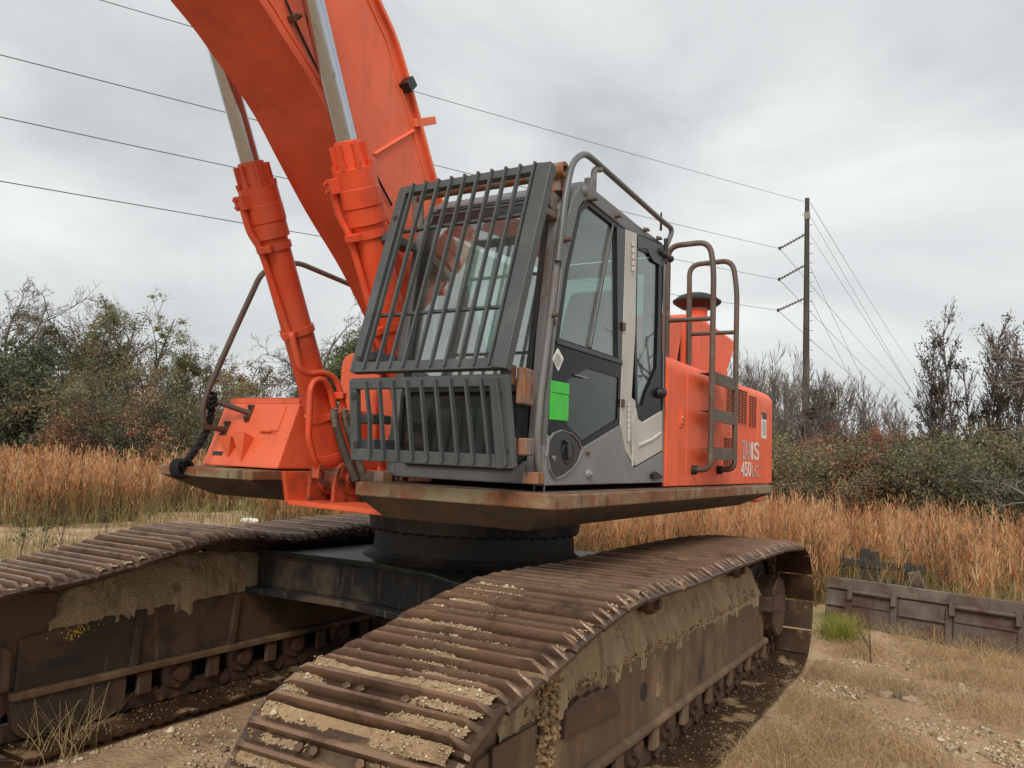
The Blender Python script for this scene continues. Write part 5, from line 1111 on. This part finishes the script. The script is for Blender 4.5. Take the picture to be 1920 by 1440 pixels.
# spans that run away behind the trees on the right
far_=np.array([pol(1795,330.)[0],pol(1795,330.)[1]])
for k,(s,zf,lb) in enumerate(((Vector(at(1519,380,d=d_)),24,'uppermost wire sloping down right from the pole'),(knuck[0],19,'wire sloping right from the highest insulator'),(knuck[1],16,'wire sloping right from the middle insulator'),(knuck[2],13,'wire sloping right from the lowest insulator'))):
    wire(s,(far_[0]+k*.5,far_[1],zf),3.0,.016,lb)
for (u,v),e,lb in (((1519,440),(1752,800),'guy wire from the highest insulator down to the right'),((1519,500),(1658,800),'guy wire from the middle insulator down to the right'),((1520,560),(1640,800),'guy wire from the lowest insulator down to the right'),((1519,405),(1745,795),'thin guy wire just below the pole tip')):
    s=Vector(at(u,v,d=d_)); e_=at(*e,d=d_+9); dd_=Vector(e_)-s; k=(s.z-1)/(s.z-e_[2]) if s.z>e_[2] else 1; wire(s,s+dd_*min(k,1.25),0,.011,lb,'guy wires')
# ================================================================== scrap on the right: steel side board lying on its edge
SBM=pm('weathered rusty steel board',(.115,.088,.070),.75,layers=[((.20,.165,.135),2.5,.48,.66,(1,1,.7),.75),((.085,.040,.026),3.4,.46,.62,None,.85),((.03,.024,.02),11,.58,.74,(2,2,.4),.8),((.28,.21,.14),7,.62,.76,None,.6)],bump=(40,.35,.008))
SB=empty('steel_side_board',at(1660,1195,z=0)); tag(SB,'weathered grey steel side board lying on edge in front of the orange grass','scrap panel')
A=np.array(at(1543,1172,z=0))[:2]; B=np.array(at(1940,1246,z=0))[:2]; B=A+(B-A)*1.7; Lb=np.linalg.norm(B-A); t_=(B-A)/Lb; n_2=np.array([t_[1],-t_[0]])
if n_2@(CAM[:2]-A)<0: n_2=-n_2
hL=np.array(at(1550,1090,d=float(np.linalg.norm(A-CAM[:2]))))[2]
def sb(name,s0,s1,z0,z1,o0,o1,bev=.004,mat=SBM,slant=0):
    m=MB(); V=[]
    for s,z in((s0,z0),(s1,z0),(s1,z1),(s0+slant,z1)):
        for o in(o0,o1): q=A+t_*s+n_2*(o-.10*z); V.append((q[0],q[1],z))
    m.add(V,[(0,2,4,6),(1,7,5,3),(0,1,3,2),(2,3,5,4),(4,5,7,6),(6,7,1,0)]); o=m.build(name,mat,None,bev); o.parent=SB; o.matrix_parent_inverse=Matrix.Translation(SB.location).inverted(); return o
hB=hL*1.12
sb('back_sheet',0,Lb,0,hB-.02,-.03,0,slant=.05)
sb('top_channel',0.02,Lb,hB-.12,hB,-.04,.035,slant=.02)
pan=[(.03,.30),(.33,.80),(.84,1.36),(1.40,2.02),(2.06,Lb)]
for i,(a,b) in enumerate(pan):
    sb('panel',a,b,.03,hB-.14,.0,.012+.012*(i%2)); 
    sb('seam_rail',a+.02,b-.02,.25+.03*(i%2),.275+.03*(i%2),.01,.04)
    sb('panel_stop',b-.03,b+.03,.02,hB-.15,.0,.045)
for a,b in((.36,.78),(1.43,1.98)):
    c0=A+t_*a+n_2*(.06-.1*(hB-.12)); c1=A+t_*b+n_2*(.06-.1*(hB-.12)); o=MB().tube([(c0[0],c0[1],hB-.13),(c1[0],c1[1],hB-.13)],.022,10).build('hinge_pin',SBM); o.parent=SB; o.matrix_parent_inverse=Matrix.Translation(SB.location).inverted()
    for s in(a-.03,b+.03): sb('hinge_lug',s-.025,s+.025,hB-.22,hB-.08,.03,.09)
# machine frame half hidden in the grass behind
MF=empty('scrap_machine',at(1665,1090,z=0)); tag(MF,'dark rusty steel machine frame half hidden in the grass behind the board','scrap frame')
mfb=[]
def mf(name,m,mat=DARK):
    o=m.build(name,mat,None,.006); o.parent=MF; o.matrix_parent_inverse=Matrix.Translation(MF.location).inverted()
dF=12.2
P=lambda u,v:Vector(at(u,v,d=dF))
mf('beam',MB().bar(P(1575,1052),P(1735,1068),.12,.10)); mf('beam',MB().bar(P(1600,1085),P(1740,1098),.10,.07))
mf('post',MB().bar(P(1622,1028),P(1624,1150),.09,.12)); mf('post',MB().bar(P(1642,1034),P(1646,1150),.06,.09)); mf('post',MB().bar(P(1702,1055),P(1706,1155),.09,.09)); mf('post',MB().bar(P(1578,1045),P(1580,1140),.08,.08))
mf('plate',MB().box(P(1632,1048),(.22,.06,.16)))
mf('drum',MB().lathe(P(1712,1068)+Vector((0,0,0)),(.2,.3,-1),[(0,.10),(.02,.11),(.32,.11),(.34,.10)],18),SBM)
# white scrap beside the far track
WS=empty('white_jug',at(470,978,z=.12)); tag(WS,'crushed white plastic container lying beyond the far track','litter')
q=Vector(WS.location); o=MB().lathe(q+Vector((-.3,0,0)),(1,.2,.05),[(0,.03),(.03,.06),(.2,.07),(.32,.055),(.40,.06),(.43,.03),(.46,.02)],14).build('body',WHITE); o.parent=WS; o.matrix_parent_inverse=Matrix.Translation(WS.location).inverted()
o=MB().lathe(q+Vector((.16,.09,.02)),(1,.2,.05),[(0,.024),(.05,.024)],10).build('cap',pm('blue cap',(.03,.05,.12),.4)); o.parent=WS; o.matrix_parent_inverse=Matrix.Translation(WS.location).inverted()
# ================================================================== single plants and stones
DRY=pm('dead weed stem',(.065,.042,.03),.9)
def weed(u,v,H,label,seed,leaf=None,n=0,name='dead_weed'):
    p=at(u,v,z=0); root=empty(name,(p[0],p[1],float(hgt(np.array(p[0]),np.array(p[1]))))); tag(root,label,'weed'); T=Tree(seed)
    T.limb((0,0,0),(T.r.gauss(0,.08),T.r.gauss(0,.08),1),H,.009,0,2,[14,3],.6,.25,.07,.0025)
    V,Fq=seg_mesh(T.a,T.b,T.ra,T.rb); fastmesh('stem',V,Fq,DRY,parent=root)
    if n:
        V,Fq,C=leaves(T.tips,n,.022,leaf,.02); fastmesh('leaves',V,Fq,LEAF,C,root)
weed(1633,1243,.48,'dead sapling sticking up in front of the board',3)
weed(1735,1140,.95,'tall dark dead weed right of the rusty frame',8)
weed(1770,1150,.80,'dark dead weed leaning beside the tall one',12)
weed(1790,1135,.75,'dead weed right of the pair behind the board',15)
weed(72,1075,.75,'green leaved weed on the sand at the far left',21,PGR+EVG,160,'green_weed')
weed(32,1060,.65,'small green weed at the left edge of the photo',22,PGR,140,'green_weed')
weed(182,1030,.62,'bare forked weed on the sand left of the far track',25)
weed(200,1010,.5,'green and straw weed right of the forked weed',27,YEL+PGR,120,'green_weed')
weed(258,990,.7,'thin dark weed behind the far track',29)
weed(110,1050,.8,'thin brown weed beside the green leaved one',31)
def tuft(u,v,label,n,c,H):
    p=np.array(at(u,v,z=0)); root=empty('grass_tuft',tuple(p)); tag(root,label,'grass tuft'); q=np.c_[rng.normal(0,.09,(n,2)),np.zeros(n)]
    cc=np.array(c)*rng.uniform(.7,1.3,(n,1)); V,Fq,C=ribbons(q,rdir(n),rng.uniform(.05,.22,n),rng.uniform(.5,1,n)*H,rng.uniform(.004,.007,n),cc,cc*1.6,3); fastmesh('blades',V,Fq,PLANT,C,root)
tuft(1580,1205,'yellow green grass tuft at the left end of the board',420,(.20,.21,.04),.34)
tuft(1565,1195,'smaller green tuft beside the track end',260,(.16,.19,.04),.28)
tuft(1905,1225,'green tuft at the right edge in front of the board',260,(.17,.19,.05),.25)
for k_,(u_,v_) in enumerate(((1600,1192),(1690,1208),(1745,1218),(1830,1232),(1880,1240))): tuft(u_,v_,'dry straw wisp at the foot of the board, number %s from its left end'%('one','two','three','four','five')[k_],90,(.34,.25,.13),.24)
tuft(95,1425,'straw coloured tuft in the bottom left corner',40,(.36,.27,.14),.36)
tuft(150,1400,'pale straw tuft under the far track',30,(.36,.27,.14),.34)
STN=pm('field stone',(.32,.24,.17),.9,layers=[((.45,.37,.28),6,.5,.7,None,.7)],bump=(30,.6,.01)); STG=pm('grey stone',(.10,.105,.095),.85,bump=(30,.6,.01))
def stone(u,v,r,label,mat,fl=.55):
    p=at(u,v,z=.01); import bmesh
    bm=bmesh.new(); bmesh.ops.create_icosphere(bm,subdivisions=3,radius=r); sd=random.uniform(0,50)
    for q in bm.verts:
        k=1+.35*noise.noise(q.co*(1.4/r)+Vector((sd,0,0)))+.12*noise.noise(q.co*(4/r)+Vector((0,sd,0))); q.co=Vector((q.co.x*k*1.2,q.co.y*k,q.co.z*k*fl))
    me=bpy.data.meshes.new('stone'); bm.to_mesh(me); bm.free(); me.materials.append(mat); o=bpy.data.objects.new('stone',me); COL.objects.link(o); o.location=p; tag(o,label,'stone',None)
stone(1668,1218,.10,'flat pale stone in front of the board',STN,.3); stone(1688,1305,.045,'small dark grey stone among the gravel',STG); stone(1705,1312,.05,'brown stone beside the dark grey one',STN); stone(1735,1300,.055,'reddish stone at the right of the stone pair',STN); stone(1660,1302,.05,'tan stone left of the dark grey one',STN); stone(1805,1298,.04,'small stone near the right edge gravel',STN)
